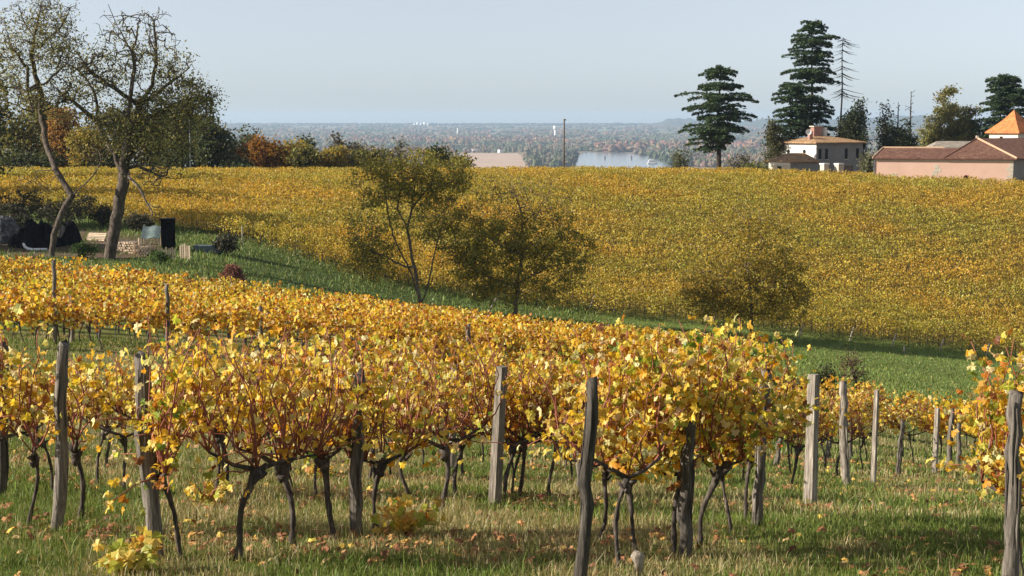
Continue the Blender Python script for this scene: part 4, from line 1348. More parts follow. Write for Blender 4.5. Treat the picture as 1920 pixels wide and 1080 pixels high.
cedar('cedar_tree', 'tallest cedar behind the house with widely spaced tiers', 1517, 42, 226,
      [(45, 20, 20), (50, 22, 26), (58, 30, 24), (70, 50, 44), (77, 40, 36), (86, 44, 38), (99, 60, 28), (110, 34, 44), (118, 38, 36), (131, 62, 44), (139, 46, 34), (146, 42, 48), (152, 34, 40), (166, 22, 26), (182, 24, 34), (192, 26, 38), (204, 34, 40), (214, 40, 42), (226, 50, 44), (238, 46, 40), (250, 40, 34)], 52, trunk_r=.45)
cedar('cedar_tree', 'bushy shorter cedar leaning against the tallest cedar, beside the roof', 1482, 158, 222,
      [(161, 20, 16), (165, 34, 30), (172, 32, 28), (182, 34, 30), (192, 32, 30), (203, 34, 28), (214, 30, 34), (226, 32, 34), (238, 34, 36), (250, 40, 40), (262, 44, 40), (274, 44, 40)], 53, trunk_r=.3)
cedar('cedar_tree', 'dark cedar behind the orange tower roof at the picture edge', 1882, 142, 226,
      [(146, 42, 16), (151, 36, 30), (160, 40, 20), (170, 36, 40), (178, 30, 60), (188, 44, 50), (198, 40, 60), (210, 46, 50), (222, 56, 40), (234, 60, 40), (246, 60, 40), (258, 50, 40)], 54, trunk_r=.4, density=1.2)
cedar('bare_conifer', 'dead conifer with drooping bare twigs next to the tallest cedar', 1573, 70, 224,
      [(73, 14, 26), (82, 14, 30), (96, 16, 30), (110, 22, 22), (126, 20, 28), (140, 16, 34), (155, 20, 22), (168, 22, 40), (178, 14, 42)], 55, foliage=False, drop=.25, trunk_r=.26, group='bare trees by the house', barkcol=(.55, .52, .5))
# twigs of the bare conifer hang in its own crown mesh
def shrubby(name, label, px, top, hw, d, cols, seed, nleaf=2000, ls=.17, group='trees and shrubs round the house'):
    return crest_tree(name, label, px, top, hw, d, cols, [1] * len(cols), seed, nleaf, group, ls)
shrubby('holm_oak', 'dark leafy tree wrapped round the foot of the dead conifer', 1590, 188, 30, 221, [(.035, .05, .025), (.05, .065, .03), (.09, .11, .045)], 61, 5000)
shrubby('ivy_shrub', 'dark shrub on the roof side beneath the dead conifer', 1608, 225, 20, 219, [(.04, .055, .025), (.06, .075, .03)], 62, 1400)
shrubby('ivy_tree', 'ivy-covered dark tree standing between the house and the long pink barn', 1682, 205, 30, 222, [(.04, .055, .028), (.09, .11, .045), (.05, .065, .03)], 63, 6000)
shrubby('pale_leaf_tree', 'pale green slender tree just before the ivy-covered tree', 1655, 182, 17, 226, [(.14, .16, .05), (.10, .12, .04), (.07, .09, .035)], 64, 1100)
shrubby('lime_tree', 'large olive-green domed tree rising behind the long pink barn', 1778, 164, 58, 232, [(.19, .19, .07), (.23, .215, .07), (.14, .15, .05), (.30, .24, .07)], 65, 13000)
shrubby('lime_tree', 'lower olive tree filling the gap beside the domed tree behind the barn', 1738, 200, 34, 236, [(.2, .2, .07), (.15, .165, .055), (.26, .22, .06)], 66, 4500)
shrubby('evergreen_tree', 'dark evergreen between the domed tree and the orange tower', 1860, 190, 20, 230, DKG, 67, 3200)
shrubby('olive_shrub', 'olive shrub spreading beside the low annex of the house', 1450, 228, 26, 219, [(.10, .10, .045), (.13, .12, .05), (.07, .08, .035)], 68, 2400)
shrubby('willow_shrub', 'pale round shrub in the gap between house and pink barn', 1629, 288, 12, 202, [(.2, .2, .12), (.15, .16, .08)], 69, 900)
shrubby('low_shrub', 'pale green low shrub on the crest before the annex', 1412, 306, 24, 196, [(.2, .21, .07), (.15, .17, .05)], 70, 1100)
shrubby('low_shrub', 'greenish shrub under the lone cedar near the river', 1272, 268, 22, 240, [(.16, .16, .08), (.11, .12, .05)], 71, 1100)
shrubby('low_shrub', 'grey thin shrub just beyond the lone cedar', 1385, 282, 24, 236, GRY, 72, 1000)
# bare twin stems beside the ivy tree
def bare_tree(name, label, px, top, base_py, d, hw, seed, nattr=60, R0=.12, group='bare trees by the house', bark=(.9, .85, .8), leanx=0.0, step=.35):
    rr = np.random.default_rng(seed)
    q = on(px, d)
    H = P(px, top, d)[2] - q[2]
    W = hw * d / F
    top_ = q + [leanx, 0, H * .9]
    E = [(q + [leanx * .8, 0, H * .75], (W, W * .8, H * .25), 2, 0), (q + [leanx * .5, 0, H * .5], (W * .8, W * .7, H * .2), 1, 0)]
    return broadleaf(name, label, 'tree', q, [[q, (q + top_) / 2 + [.1, .1, 0], top_]], E, nattr, 0, .1, OLIVE, [1] * 5, R0, seed, group, step=step, rmin=.022, bark=bark)
bare_tree('bare_tree', 'leafless forked stem standing above the ivy-covered tree', 1702, 150, 270, 224, 13, 81, 34, .16)
bare_tree('bare_tree', 'broken leafless stub poking above the ivy-covered tree', 1679, 172, 270, 225, 5, 82, 12, .14)
# the dead twiggy bush and dark shrub on the lawn
def lawn_bush(name, label, px, py, top, hw, seed, nattr, nleaf, leanx, cols=OLIVE):
    rr = np.random.default_rng(seed)
    q = G(px, py, 45)
    d = q[1]
    H = P(px, top, d)[2] - q[2]
    W = hw * d / F
    E = [(q + [leanx * .6, 0, H * .65], (W, W, H * .32), 2, 1), (q + [0, 0, H * .3], (W * .8, W * .8, H * .28), 1, 1)]
    return broadleaf(name, label, 'bush', q, [[q, q + [leanx * .5, 0, H * .5], q + [leanx, 0, H * .95]]], E, nattr, nleaf, .05, cols, [1] * len(cols), .05, seed, 'bushes on the valley lawn', step=.2, leafspread=.12, rmin=.009, bark=(1.1, 1.0, .9))
lawn_bush('dead_bush', 'dead grey twiggy bush leaning on the lawn behind the row-end posts', 1612, 745, 655, 26, 83, 190, 260, -.5, [(.2, .13, .06), (.15, .1, .05)])
lawn_bush('dark_shrub', 'small dark green shrub on the lawn before the dead bush', 1546, 735, 684, 20, 84, 70, 900, 0, DKG)
lawn_bush('bramble_shrub', 'pale dry bramble on the lawn behind the pale square post', 1500, 752, 706, 24, 85, 90, 500, 0, [(.2, .17, .08), (.12, .13, .05)])

# ================================================================== buildings
def rot2(v, a):
    return np.array([v[0] * cos(a) - v[1] * sin(a), v[0] * sin(a) + v[1] * cos(a)])

class Frame:
    """local building frame: origin corner, u along the long wall, w along the other wall"""
    def __init__(self, px, py, d, udir):
        q = P(px, py, d)
        self.o = np.array([q[0], q[1]])
        self.u = np.array(udir) / np.linalg.norm(udir)
        self.w = np.array([-self.u[1], self.u[0]])
    def p(self, a, c, z):
        q = self.o + self.u * a + self.w * c
        return [q[0], q[1], z]

def prism(fr, a0, a1, c0, c1, z0, z1, b=None, col=(1, 1, 1)):
    b = b or B()
    V = [fr.p(a0, c0, z0), fr.p(a1, c0, z0), fr.p(a1, c1, z0), fr.p(a0, c1, z0), fr.p(a0, c0, z1), fr.p(a1, c0, z1), fr.p(a1, c1, z1), fr.p(a0, c1, z1)]
    Fq = np.array([[0, 3, 2, 1], [4, 5, 6, 7], [0, 1, 5, 4], [1, 2, 6, 5], [2, 3, 7, 6], [3, 0, 4, 7]])
    return b.add(V, Fq, col)

def hip(fr, a0, a1, c0, c1, ze, zr, ra0, ra1, rc, thick=.16, b=None):
    """hip or gable roof: ridge from (ra0,rc) to (ra1,rc) at zr, eave rectangle at ze"""
    b = b or B()
    V = [fr.p(a0, c0, ze), fr.p(a1, c0, ze), fr.p(a1, c1, ze), fr.p(a0, c1, ze), fr.p(ra0, rc, zr), fr.p(ra1, rc, zr),
         fr.p(a0, c0, ze - thick), fr.p(a1, c0, ze - thick), fr.p(a1, c1, ze - thick), fr.p(a0, c1, ze - thick)]
    q4 = np.array([[0, 1, 5, 4], [2, 3, 4, 5], [6, 7, 1, 0], [7, 8, 2, 1], [8, 9, 3, 2], [9, 6, 0, 3], [9, 8, 7, 6]])
    q3 = np.array([[1, 2, 5], [3, 0, 4]])
    return b.add(V, [q4, q3])

def wall_panel(fr, side, a, z0, z1, w, m, name, parent, depth=.05, frame=None):
    """a window or door set on a wall; side 'u' = wall c=0, 'w' = wall a=0"""
    if side == 'u':
        b = prism(fr, a - w / 2, a + w / 2, -depth, .02, z0, z1)
    else:
        b = prism(fr, -depth, .02, a - w / 2, a + w / 2, z0, z1)
    return b.build(name, m, parent)

def disc(fr, side, a, z, rad, depth, m, name, parent, ring=None):
    n = 16
    b = B()
    th_ = np.arange(n) * 2 * pi / n
    V = []
    for k in (-depth, .02):
        for t in th_:
            V.append(fr.p(a + rad * cos(t), k, z + rad * sin(t)) if side == 'u' else fr.p(k, a + rad * cos(t), z + rad * sin(t)))
    qs = np.array([[i, (i + 1) % n, n + (i + 1) % n, n + i] for i in range(n)])
    b.add(V, [qs, np.array([list(range(n)), list(range(2 * n - 1, n - 1, -1))])])
    o = b.build(name, m, parent)
    if ring:
        pth = np.array([fr.p(a + rad * 1.15 * cos(t), -depth, z + rad * 1.15 * sin(t)) if side == 'u' else fr.p(-depth, a + rad * 1.15 * cos(t), z + rad * 1.15 * sin(t)) for t in np.linspace(0, 2 * pi, n + 1)])
        B().add(*tube(pth, rad * .22, 6)).build('surround', ring, o, True)
    return o

def zpx(py, d):
    return P(960, py, d)[2]

# ---- the two-storey house
dH = 212.0
fh = Frame(1530, 300, dH, (.87, .50))
LU, LW = 9.4, 8.0
ze, zb = zpx(268.5, dH), -11.0
t = thing('country_house', 'pale two-storey house with low tiled roof and narrow dark windows below the cedars', 'house')
prism(fh, 0, LU, 0, LW, zb, ze).build('wall', M['plaster_shaded'], t)
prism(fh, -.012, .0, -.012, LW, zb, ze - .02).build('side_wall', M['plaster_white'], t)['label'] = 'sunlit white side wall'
rf = hip(fh, -.55, LU + .55, -.55, LW + .55, ze + .12, zpx(255.5, dH + 4), 3.0, LU - 3.0, LW / 2).build('roof', M['tile_old'], t)
for c0, s0, h0, mm, nm in [((4.6, 4.6), (1.55, .9), (-1.0, .0), 'brick', 'chimney'), ((1.35, 2.7), (.75, .6), (-.9, .0), 'stone', 'chimney')]:
    pass
ch = prism(fh, 3.6, 5.2, 4.6, 5.4, zpx(262, dH), zpx(238, dH + 6)).build('chimney', M['brick'], rf)
prism(fh, 3.45, 5.35, 4.45, 5.55, zpx(238, dH + 6), zpx(236, dH + 6)).build('chimney_cap', M['stone'], rf)
prism(fh, 5.5, 6.0, 4.3, 4.9, zpx(262, dH), zpx(239, dH + 6)).build('chimney', M['plaster_white'], rf)['label'] = 'slim white chimney'
prism(fh, 1.0, 1.6, 2.6, 3.1, zpx(264, dH), zpx(246, dH + 3)).build('chimney', M['brick'], rf)['label'] = 'short brown chimney'
pth = [fh.p(5.0, 5.0, zpx(238, dH + 6)), fh.p(5.0, 5.0, zpx(225, dH + 6))]
B().add(*tube(pth, .03, 5)).build('aerial', M['galvanised'], rf)
# satellite dish
c0 = np.array(fh.p(.55, 2.4, zpx(247.5, dH)))
b = B()
n = 14
rings = []
for k, (rr_, dz) in enumerate([(0.02, .12), (.25, .09), (.45, 0.0)]):
    for a in np.arange(n) * 2 * pi / n:
        rings.append(c0 + np.array([rr_ * cos(a), -dz * -1 + .0, rr_ * sin(a)]))
qs = np.array([[k * n + i, k * n + (i + 1) % n, (k + 1) * n + (i + 1) % n, (k + 1) * n + i] for k in range(2) for i in range(n)])
b.add(rings, [qs])
b.add(*tube([c0 + [0, .1, 0], c0 + [.1, .3, -.3], c0 + [.1, .4, -1.6]], .035, 5))
tag(b.build('satellite_dish', M['white_paint'], smooth=True), 'round white satellite dish on the house roof beside the chimney', 'satellite dish')
zw0, zw1 = zpx(299, dH), zpx(279, dH)
for a in (.75, 2.05, 6.0, 8.3):
    w_ = wall_panel(fh, 'u', a, zw0, zw1, .52, M['dark_glass'], 'window', t)
    prism(fh, a - .36, a + .36, -.09, .0, zw0 - .12, zw0 - .003).build('sill', M['stone'], w_)
disc(fh, 'w', 2.6, zpx(284.5, dH + 2), .34, .04, M['dark_glass'], 'oculus', t)
disc(fh, 'w', 6.2, zpx(284, dH + 5), .34, .04, M['dark_glass'], 'oculus', t)
# ---- low annex in front
dN = 206.0
fn = Frame(1482, 310, dN, (.87, .50))
zn = zpx(304, dN)
t2 = thing('annex_house', 'low tiled annex with a sunlit cream end attached below the white side of the house', 'house')
prism(fn, 0, 5.4, 0, 4.8, zb, zn).build('wall', M['plaster_shaded'], t2)
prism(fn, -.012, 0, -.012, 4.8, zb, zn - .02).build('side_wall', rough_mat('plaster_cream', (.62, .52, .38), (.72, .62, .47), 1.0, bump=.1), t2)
hip(fn, -.4, 5.3, -.4, 5.2, zn + .12, zpx(287, dN + 3), 1.7, 4.9, 2.6).build('roof', M['tile_old'], t2)
prism(fn, -.06, .0, .1, 4.7, zn - .42, zn - .14).build('fascia', M['white_paint'], t2)
wall_panel(fn, 'w', 2.4, zb, zpx(312.5, dN), .9, M['dark_glass'], 'door', t2)
# ---- pillars by the yard of the house
for px, lab in [(1545, 'square cream gate pillar standing in front of the shaded house wall'), (1572, 'square cream gate pillar nearer the pink barn than its twin')]:
    q = on(px, 196)
    zt_ = P(px, 306, 196)[2]
    tp = thing('gate_pillar', lab, 'pillar', q, 0, 'cream gate pillars')
    H = zt_ - q[2]
    B().add(*box((0, 0, H / 2 - .2), (.85, .85, H + .1 - .2), .5)).build('shaft', M['stone'], tp)
    B().add(*box((0, 0, H - .1), (1.0, 1.0, .2), .5)).build('cap', M['plaster_white'], tp)
# plank gate beyond the pillars
fg = Frame(1582, 318, 198, (.9, .42))
tg = thing('plank_gate', 'weathered brown plank gate after the two cream pillars', 'gate')
for k in range(7):
    prism(fg, k * .24, k * .24 + .2, 0, .04, -10.5, zpx(310 - (k % 2), 198)).build('plank', M['pole_wood'], tg)
prism(fg, -.02, 1.7, .045, .09, zpx(313, 198), zpx(312, 198)).build('rail', M['pole_wood'], tg)

# ---- the long pink barn
dP = 181.0
fp_ = Frame(1640, 320, dP, (.962, -.272))
q1 = P(1906, 320, 100)
# length so that the far corner falls where its ray meets the wall line
tx = (1906 - 960) / F * 1.0
LP = (tx * fp_.o[1] * .99 - fp_.o[0]) / (fp_.u[0] - tx * .99 * fp_.u[1])
zE = zpx(297, dP) 
zG = -12.5
t3 = thing('pink_barn', 'long pink-walled barn with dark red tiled roofs and pale corner stones', 'barn')
prism(fp_, 0, LP, 0, 7.0, zG, zE).build('wall', M['plaster_pink'], t3)
prism(fp_, -.06, LP + .06, -.06, 0, zE - .30, zE - .14).build('cornice', M['stone'], t3)
zR = zpx(277, dP + 3)
r1 = hip(fp_, -.3, LP - 6.6, -.32, 7.2, zE + .08, zR, .9, LP - 6.7, 3.6).build('roof', M['tile_red'], t3)
# wing with a hipped end facing the vines
ac = LP - 4.0
zW = zpx(259, dP + 4)
vd = np.array([.75, .66, 0])
vd = vd / np.linalg.norm(vd) * 16
c0_, c1_, ap_ = np.array(fp_.p(ac - 4.3, -.36, zE + .10)), np.array(fp_.p(LP + .4, -.36, zE + .10)), np.array(fp_.p(ac - .2, 4.6, zW))
bk_ = np.array(fp_.p(ac - 4.3, 9.6, zE + .10))
dn = np.array([0, 0, -.16])
V = [c0_, c1_, c1_ + vd, bk_ + vd * .9, bk_, ap_, ap_ + vd, c0_ + dn, c1_ + dn, c1_ + vd + dn, bk_ + vd * .9 + dn, bk_ + dn]
b = B().add(V, [np.array([[0, 1, 5], [5, 4, 0], [6, 2, 3]]), np.array([[1, 2, 6, 5], [5, 6, 3, 4], [7, 8, 1, 0], [8, 9, 2, 1], [9, 10, 3, 2], [10, 11, 4, 3], [11, 7, 0, 4]]), np.array([[11, 10, 9, 8, 7]])])
wr = b.build('roof', M['tile_red'], t3)
fw = Frame(1640, 320, dP, vd[:2])
fw.o = np.array(fp_.p(LP, 0, 0)[:2])
prism(fw, .03, 15.5, .03, 4.5, zG, zE).build('shaded_wall', M['plaster_shaded'], t3)  # wing wall in shade: grey instead of pink, shade held in the colour
wr['label'] = 'taller hipped end roof'
B().add(*tube([fp_.p(LP + .4, -.36, zE + .14), fp_.p(ac - .2, 4.6, zW + .05)], .13, 6)).build('ridge', M['ridge_tile'], wr)
B().add(*tube([fp_.p(ac - 4.3, -.36, zE + .12), fp_.p(ac - .2, 4.6, zW + .05)], .08, 6)).build('ridge', M['tile_red'], wr)
B().add(*box(fp_.p(ac - .2, 4.6, zW + .15), (.3, .3, .4))).build('finial', M['stone'], wr)
B().add(*tube([fp_.p(.9, 3.6, zR + .03), fp_.p(LP - 8.2, 3.6, zR + .03)], .12, 6)).build('ridge', M['ridge_tile'], r1)
B().add(*tube([fp_.p(-.3, -.32, zE + .1), fp_.p(.9, 3.6, zR + .03)], .1, 6)).build('ridge', M['ridge_tile'], r1)
for k in range(9):   # quoins
    z0 = zE - .5 - k * .5
    wq = .75 if k % 2 else .45
    prism(fp_, LP - wq, LP + .025, -.025, .3, z0 - .46, z0).build('quoin', M['stone'], t3)
for (a, zc, wq, hq) in [(7.6, zpx(312, dP), .5, .5), (7.75, zpx(318, dP), .75, .45), (7.4, zpx(324, dP), .6, .5), (2.4, zpx(328, dP), .7, .4)]:
    prism(fp_, a - wq / 2, a + wq / 2, -.02, 0.01, zc - hq / 2, zc + hq / 2).build('bare_stone', M['stone'], t3)
disc(fp_, 'u', (1815 - 1640) / (1906 - 1640) * LP * 1.015, zpx(334, 177), .30, .03, M['dark_glass'], 'oculus', t3, M['brick'])
B().add(*tube([fp_.p(-.08, -.08, zG), fp_.p(-.08, -.08, zE - .1)], .05, 6)).build('downpipe', M['galvanised'], t3)
# ---- grey-roofed shed behind
fg2 = Frame(1752, 270, 204, (.99, -.12))
t4 = thing('grey_roof_shed', 'low shed showing only its grey stone-tiled roof behind the pink barn', 'shed')
prism(fg2, 0, 10, 0, 5, -12, zpx(277, 204)).build('wall', M['stone'], t4)
hip(fg2, -.4, 10.4, -.4, 5.4, zpx(276, 204), zpx(264.5, 206), .8, 9.6, 2.5).build('roof', M['tile_grey'], t4)
# ---- tower
fT = Frame(1909, 250, 197, (.80, .60))
t5 = thing('square_tower', 'cream square tower with a steep orange pyramid roof at the picture edge', 'tower')
zt0 = zpx(248, 198)
prism(fT, 0, 4.6, 0, 4.6, -12, zt0).build('wall', rough_mat('tower_plaster', (.6, .55, .45), (.72, .67, .56), 1.0, bump=.1), t5)
zc = zpx(206, 202)
V = [fT.p(-.45, -.45, zt0), fT.p(5.05, -.45, zt0), fT.p(5.05, 5.05, zt0), fT.p(-.45, 5.05, zt0), fT.p(1.25, 1.25, zt0 + (zc - zt0) * .54), fT.p(3.35, 1.25, zt0 + (zc - zt0) * .54), fT.p(3.35, 3.35, zt0 + (zc - zt0) * .54), fT.p(1.25, 3.35, zt0 + (zc - zt0) * .54), fT.p(2.3, 2.3, zc),
     fT.p(-.45, -.45, zt0 - .15), fT.p(5.05, -.45, zt0 - .15), fT.p(5.05, 5.05, zt0 - .15), fT.p(-.45, 5.05, zt0 - .15)]
b = B().add(V, [np.array([[0, 1, 5, 4], [1, 2, 6, 5], [2, 3, 7, 6], [3, 0, 4, 7], [9, 10, 1, 0], [10, 11, 2, 1], [11, 12, 3, 2], [12, 9, 0, 3], [12, 11, 10, 9]]), np.array([[4, 5, 8], [5, 6, 8], [6, 7, 8], [7, 4, 8]])])
rt = b.build('roof', M['tile_orange'], t5)
B().add(*tube([fT.p(2.3, 2.3, zc - .05), fT.p(2.3, 2.3, zc + .45)], .05, 6)).build('finial', M['galvanised'], rt)
prism(fT, 2.3, 2.8, -.03, .01, zpx(260, 198), zpx(256, 198)).build('window', M['dark_glass'], t5)
prism(fT, -.03, .01, 2.4, 2.9, zpx(260, 198), zpx(256, 198)).build('window', M['dark_glass'], t5)

# ---- poles
def pole(px, base_d, top, w, lab, nm, m, arm=False, col=(1, 1, 1)):
    q = on(px, base_d)
    H = P(px, top, base_d)[2] - q[2]
    b = B().add(*tube([(0, 0, -.3), (0, 0, H * .5), (0.03, 0, H)], [w, w * .85, w * .7], 8), col)
    if arm:
        b.add(*box((.12, 0, H - .12), (.3, .1, .18)), col)
    return tag(b.build(nm, m, smooth=True, loc=q), lab, 'pole')
pole(1057, 190, 223, .15, 'tall thin wooden utility pole on the crest before the river', 'utility_pole', M['pole_wood'], True)
pole(358, 182, 225, .09, 'thin pale utility stake on the crest before the dark evergreens', 'utility_pole', M['galvanised'], False)

# ---- far landmarks on the plain
def far_pos(px, py, d):
    q = P(px, py, d)
    return np.array([q[0], d, float(gz(q[0], d))])
q = far_pos(1041, 250, 5600)
zt_ = P(1041, 236, 5600)[2] - q[2]
tw = thing('water_tower', 'white water tower standing above the hazy woods beside the utility pole', 'water tower', q)
B().add(*tube([(0, 0, -2), (0, 0, zt_ * .7)], 4.0, 12)).build('shaft', M['white_paint'], tw, True)
B().add(*tube([(0, 0, zt_ * .7), (0, 0, zt_ * .8), (0, 0, zt_)], [4.2, 8.0, 8.0], 14)).build('tank', M['white_paint'], tw, True)
for k, px in enumerate([777, 783, 789, 796, 802]):
    q = far_pos(px, 236, 10600)
    H = P(px, [231.5, 229.5, 230.5, 229, 231][k], 10600)[2] - q[2]
    B_ = B().add(*tube([(0, 0, -3), (0, 0, H * .9), (0, 0, H)], [9, 9, 2], 12))
    tag(B_.build('grain_silo', M['white_paint'], smooth=True, loc=q), 'tiny white silo on the horizon above the woods', 'silo', 'white silos on the horizon')
B_ = B().add(*tube([(0, 0, -2), (0, 0, 38)], [3.5, 2.5], 10))
tag(B_.build('far_chimney', M['white_paint'], smooth=True, loc=far_pos(858, 245, 6400)), 'small white chimney stack far off in the hazy woods', 'chimney stack')
def far_house(px, py, d, L, lab, rz):
    q = far_pos(px, py, d)
    t_ = thing('far_house', lab, 'house', q, rz, 'tiny houses among the far woods')
    B().add(*box((0, 0, 2), (L, L * .55, 12))).build('wall', M['white_paint'], t_)
    h, w_ = L / 2 + 1, L * .275 + 1
    V = [(-h, -w_, 8.02), (h, -w_, 8.02), (h, w_, 8.02), (-h, w_, 8.02), (-h, 0, 11), (h, 0, 11)]
    B().add(V, [np.array([[0, 1, 5, 4], [2, 3, 4, 5], [3, 2, 1, 0]]), np.array([[1, 2, 5], [3, 0, 4]])]).build('roof', M['tile_red'], t_)
for px, d, L, lab, rz in [(767, 3350, 9, 'far white house at the bright edge of the woods above the airy tree', .3), (888, 3480, 11, 'far gabled house beyond the stubble field', -.4), (893, 3600, 9, 'smaller far house just behind the gabled one', .6), (938, 3450, 13, 'far long pale roof in woods above the stubble field', .9), (1044, 3500, 8, 'far house near the foot of the utility pole', .2), (848, 3500, 8, 'far white house past the grove, nearest the airy tree', .1), (1416, 2600, 10, 'far pale house seen just past the lone cedar', .4), (1400, 2750, 8, 'small far pale house behind the lone cedar', -.3)]:
    far_house(px, 280, d, L, lab, rz)
# ---- river craft and moorings
q = plain_pt(1223, 309.5, 1.6)
tb = thing('river_boat', 'white cabin boat moored on the river beyond the crest', 'boat', q, .05)
x_ = np.array([-9, -7, 0, 6, 9.5])
wd = np.array([2.2, 2.6, 2.7, 2.2, .2])
V = []
for xx, ww in zip(x_, wd):
    V += [(xx, -ww, 2.6), (xx, ww, 2.6), (xx, ww * .7, -.6), (xx, -ww * .7, -.6)]
qs = [[4 * k + i, 4 * k + (i + 1) % 4, 4 * k + 4 + (i + 1) % 4, 4 * k + 4 + i] for k in range(4) for i in range(4)] + [[3, 2, 1, 0], [16, 17, 18, 19]]
B().add(V, [np.array(qs)]).build('hull', M['white_paint'], tb)
B().add(*box((-1, 0, 4.4), (12, 4.2, 3.6), 0, .92)).build('cabin', M['white_paint'], tb)
B().add(*box((-1, 0, 5.0), (11.2, 4.36, 1.2), 0, 1)).build('window', M['dark_glass'], tb)
B().add(*box((-2, 0, 7.2), (7, 3.6, 1.9), 0, .9)).build('wheelhouse', M['white_paint'], tb)
for px, py in [(1134, 300), (1184, 299.5)]:
    q = plain_pt(px, py, 1.5)
    tag(B().add(*tube([(0, 0, -1), (0, 0, 4), (.2, 0, 6.5)], [1.6, 1.5, 1.1], 7)).build('mooring_pile', M['pole_wood'], loc=q), 'dark mooring pile standing in the river, ' + ('closer to the utility pole' if px < 1150 else 'closer to the white boat'), 'pile', 'mooring piles in the river')

# ================================================================== the yard under the tall trees
def yard(px, py):
    return G(px, py, 60)
# tall black shed
q = yard(316, 468); s = (q[1] * CP - q[2] * SP) / F
t = thing('black_shed', 'narrow black upright hut behind the pale log stacks', 'hut', q, .25)
B().add(*box((0, 0, 28 * s), (26 * s, .95, 58 * s))).build('wall', M['black_sheet'], t)
B().add(*box((-.03, 0, 57.5 * s), (29 * s, 1.1, .09))).build('roof', M['black_sheet'], t)
B().add(*box((0.05, -.5, 28 * s), (.6, .04, 50 * s))).build('door', M['black_sheet'], t)
# tarpaulin lean-to
q = yard(284, 462)
t = thing('tarp_cover', 'pale green tarpaulin sloping over a frame against the black hut', 'tarpaulin', q, .1)
n = 9
gxx, gyy = np.meshgrid(np.linspace(-.62, .62, n), np.linspace(-.6, .6, n))
gz_ = .58 + .65 * (gyy + .6) + .05 * np.sin(gxx * 7) + .04 * np.sin(gyy * 9 + 1)
V = np.concatenate([np.stack([gxx, gyy, gz_], -1).reshape(-1, 3), np.stack([gxx, gyy, gz_ - .02], -1).reshape(-1, 3)])
ii, jj = np.meshgrid(np.arange(n - 1), np.arange(n - 1), indexing='ij')
q4 = np.stack([ii * n + jj, ii * n + jj + 1, (ii + 1) * n + jj + 1, (ii + 1) * n + jj], -1).reshape(-1, 4)
B().add(V, [q4, q4[:, ::-1] + n * n]).build('sheet', M['tarp'], t, True)
for x_, y_, h_ in [(-.58, -.55, .6), (.58, -.55, .6), (-.58, .55, 1.35), (.58, .55, 1.35)]:
    B().add(*tube([(x_, y_, -.1), (x_, y_, h_)], .035, 5)).build('leg', M['pale_wood'], t)
# log stacks: logs end-on between uprights
def log_stack(px, py, wpx, hpx, lab, seed, along=False, rz=0.0):
    r = np.random.default_rng(seed)
    q = yard(px, py)
    s = (q[1] * CP - q[2] * SP) / F
    W, H = wpx * s, hpx * s
    t = thing('log_stack', lab, 'firewood stack', q, rz, 'pale firewood stacks under the big leaning tree')
    rad = .09
    k = 0
    rows_ = max(2, int(H / (rad * 1.8)))
    colsn = max(2, int(W / (rad * 2.05)))
    for a in range(rows_):
        for c_ in range(colsn):
            x = (c_ + .5 * (a % 2) - colsn / 2 + .25) * rad * 2.05
            if abs(x) > W / 2 + .05:
                continue
            z = rad * .9 + a * rad * 1.76
            rr_ = rad * r.uniform(.75, 1.02)
            V, Fs = tube([(x, -.5 - r.uniform(0, .08), z), (x + r.uniform(-.02, .02), .5, z)], rr_, 8, .06, r)
            B().add(V, Fs, np.ones(3) * r.uniform(.7, 1.25)).build('log', M['pale_wood'], t)
    for x in (-W / 2 - .12, W / 2 + .12):
        B().add(*box((x, -.2, H / 2), (.08, .08, H + .25))).build('stake', M['pale_wood'], t)
log_stack(240, 475, 46, 26, 'wide pale firewood stack directly beside the big leaning trunk', 3, rz=-.25)
log_stack(268, 480, 22, 22, 'small orange-brown firewood stack under the tarpaulin corner', 4, rz=.1)
# plank pallet leaning and pallet fence
def pallet(px, py, wpx, hpx, lab, nm, horizontal, rz, lean, n=7, cat='pallet'):
    q = yard(px, py)
    s = (q[1] * CP - q[2] * SP) / F
    W, H = wpx * s, hpx * s
    t = thing(nm, lab, cat, q, rz)
    t.rotation_euler = (lean, 0, rz)
    r = np.random.default_rng(int(px))
    for k in range(n):
        if horizontal:
            o = B().add(*box((0, 0, (k + .5) * H / n), (W, .03, H / n * .72)), np.ones(3) * r.uniform(.75, 1.2))
        else:
            hh = H * r.uniform(.85, 1.05)
            o = B().add(*box(((k + .5 - n / 2) * W / n, 0, hh / 2), (W / n * .7, .03, hh)), np.ones(3) * r.uniform(.6, 1.1))
        o.build('slat', M['pale_wood'], t)
    for x in (-W * .42, W * .42):
        B().add(*box((x, .045, H * .47) if horizontal else (0, .045, H * (.3 if x < 0 else .7)), (.07, .05, H * .95) if horizontal else (W, .05, .07))).build('batten', M['pale_wood'], t)
pallet(178, 452, 40, 18, 'pale slatted pallet lying slanted between the two bare trees', 'wood_pallet', True, -.35, -.6, 5)
pallet(312, 486, 34, 22, 'row of short uneven palings in front of the black hut', 'paling_fence', False, .1, 0, 9, 'fence')
pallet(347, 488, 22, 30, 'dark slatted crate end standing after the palings', 'slatted_gate', False, -.2, 0, 5, 'gate')
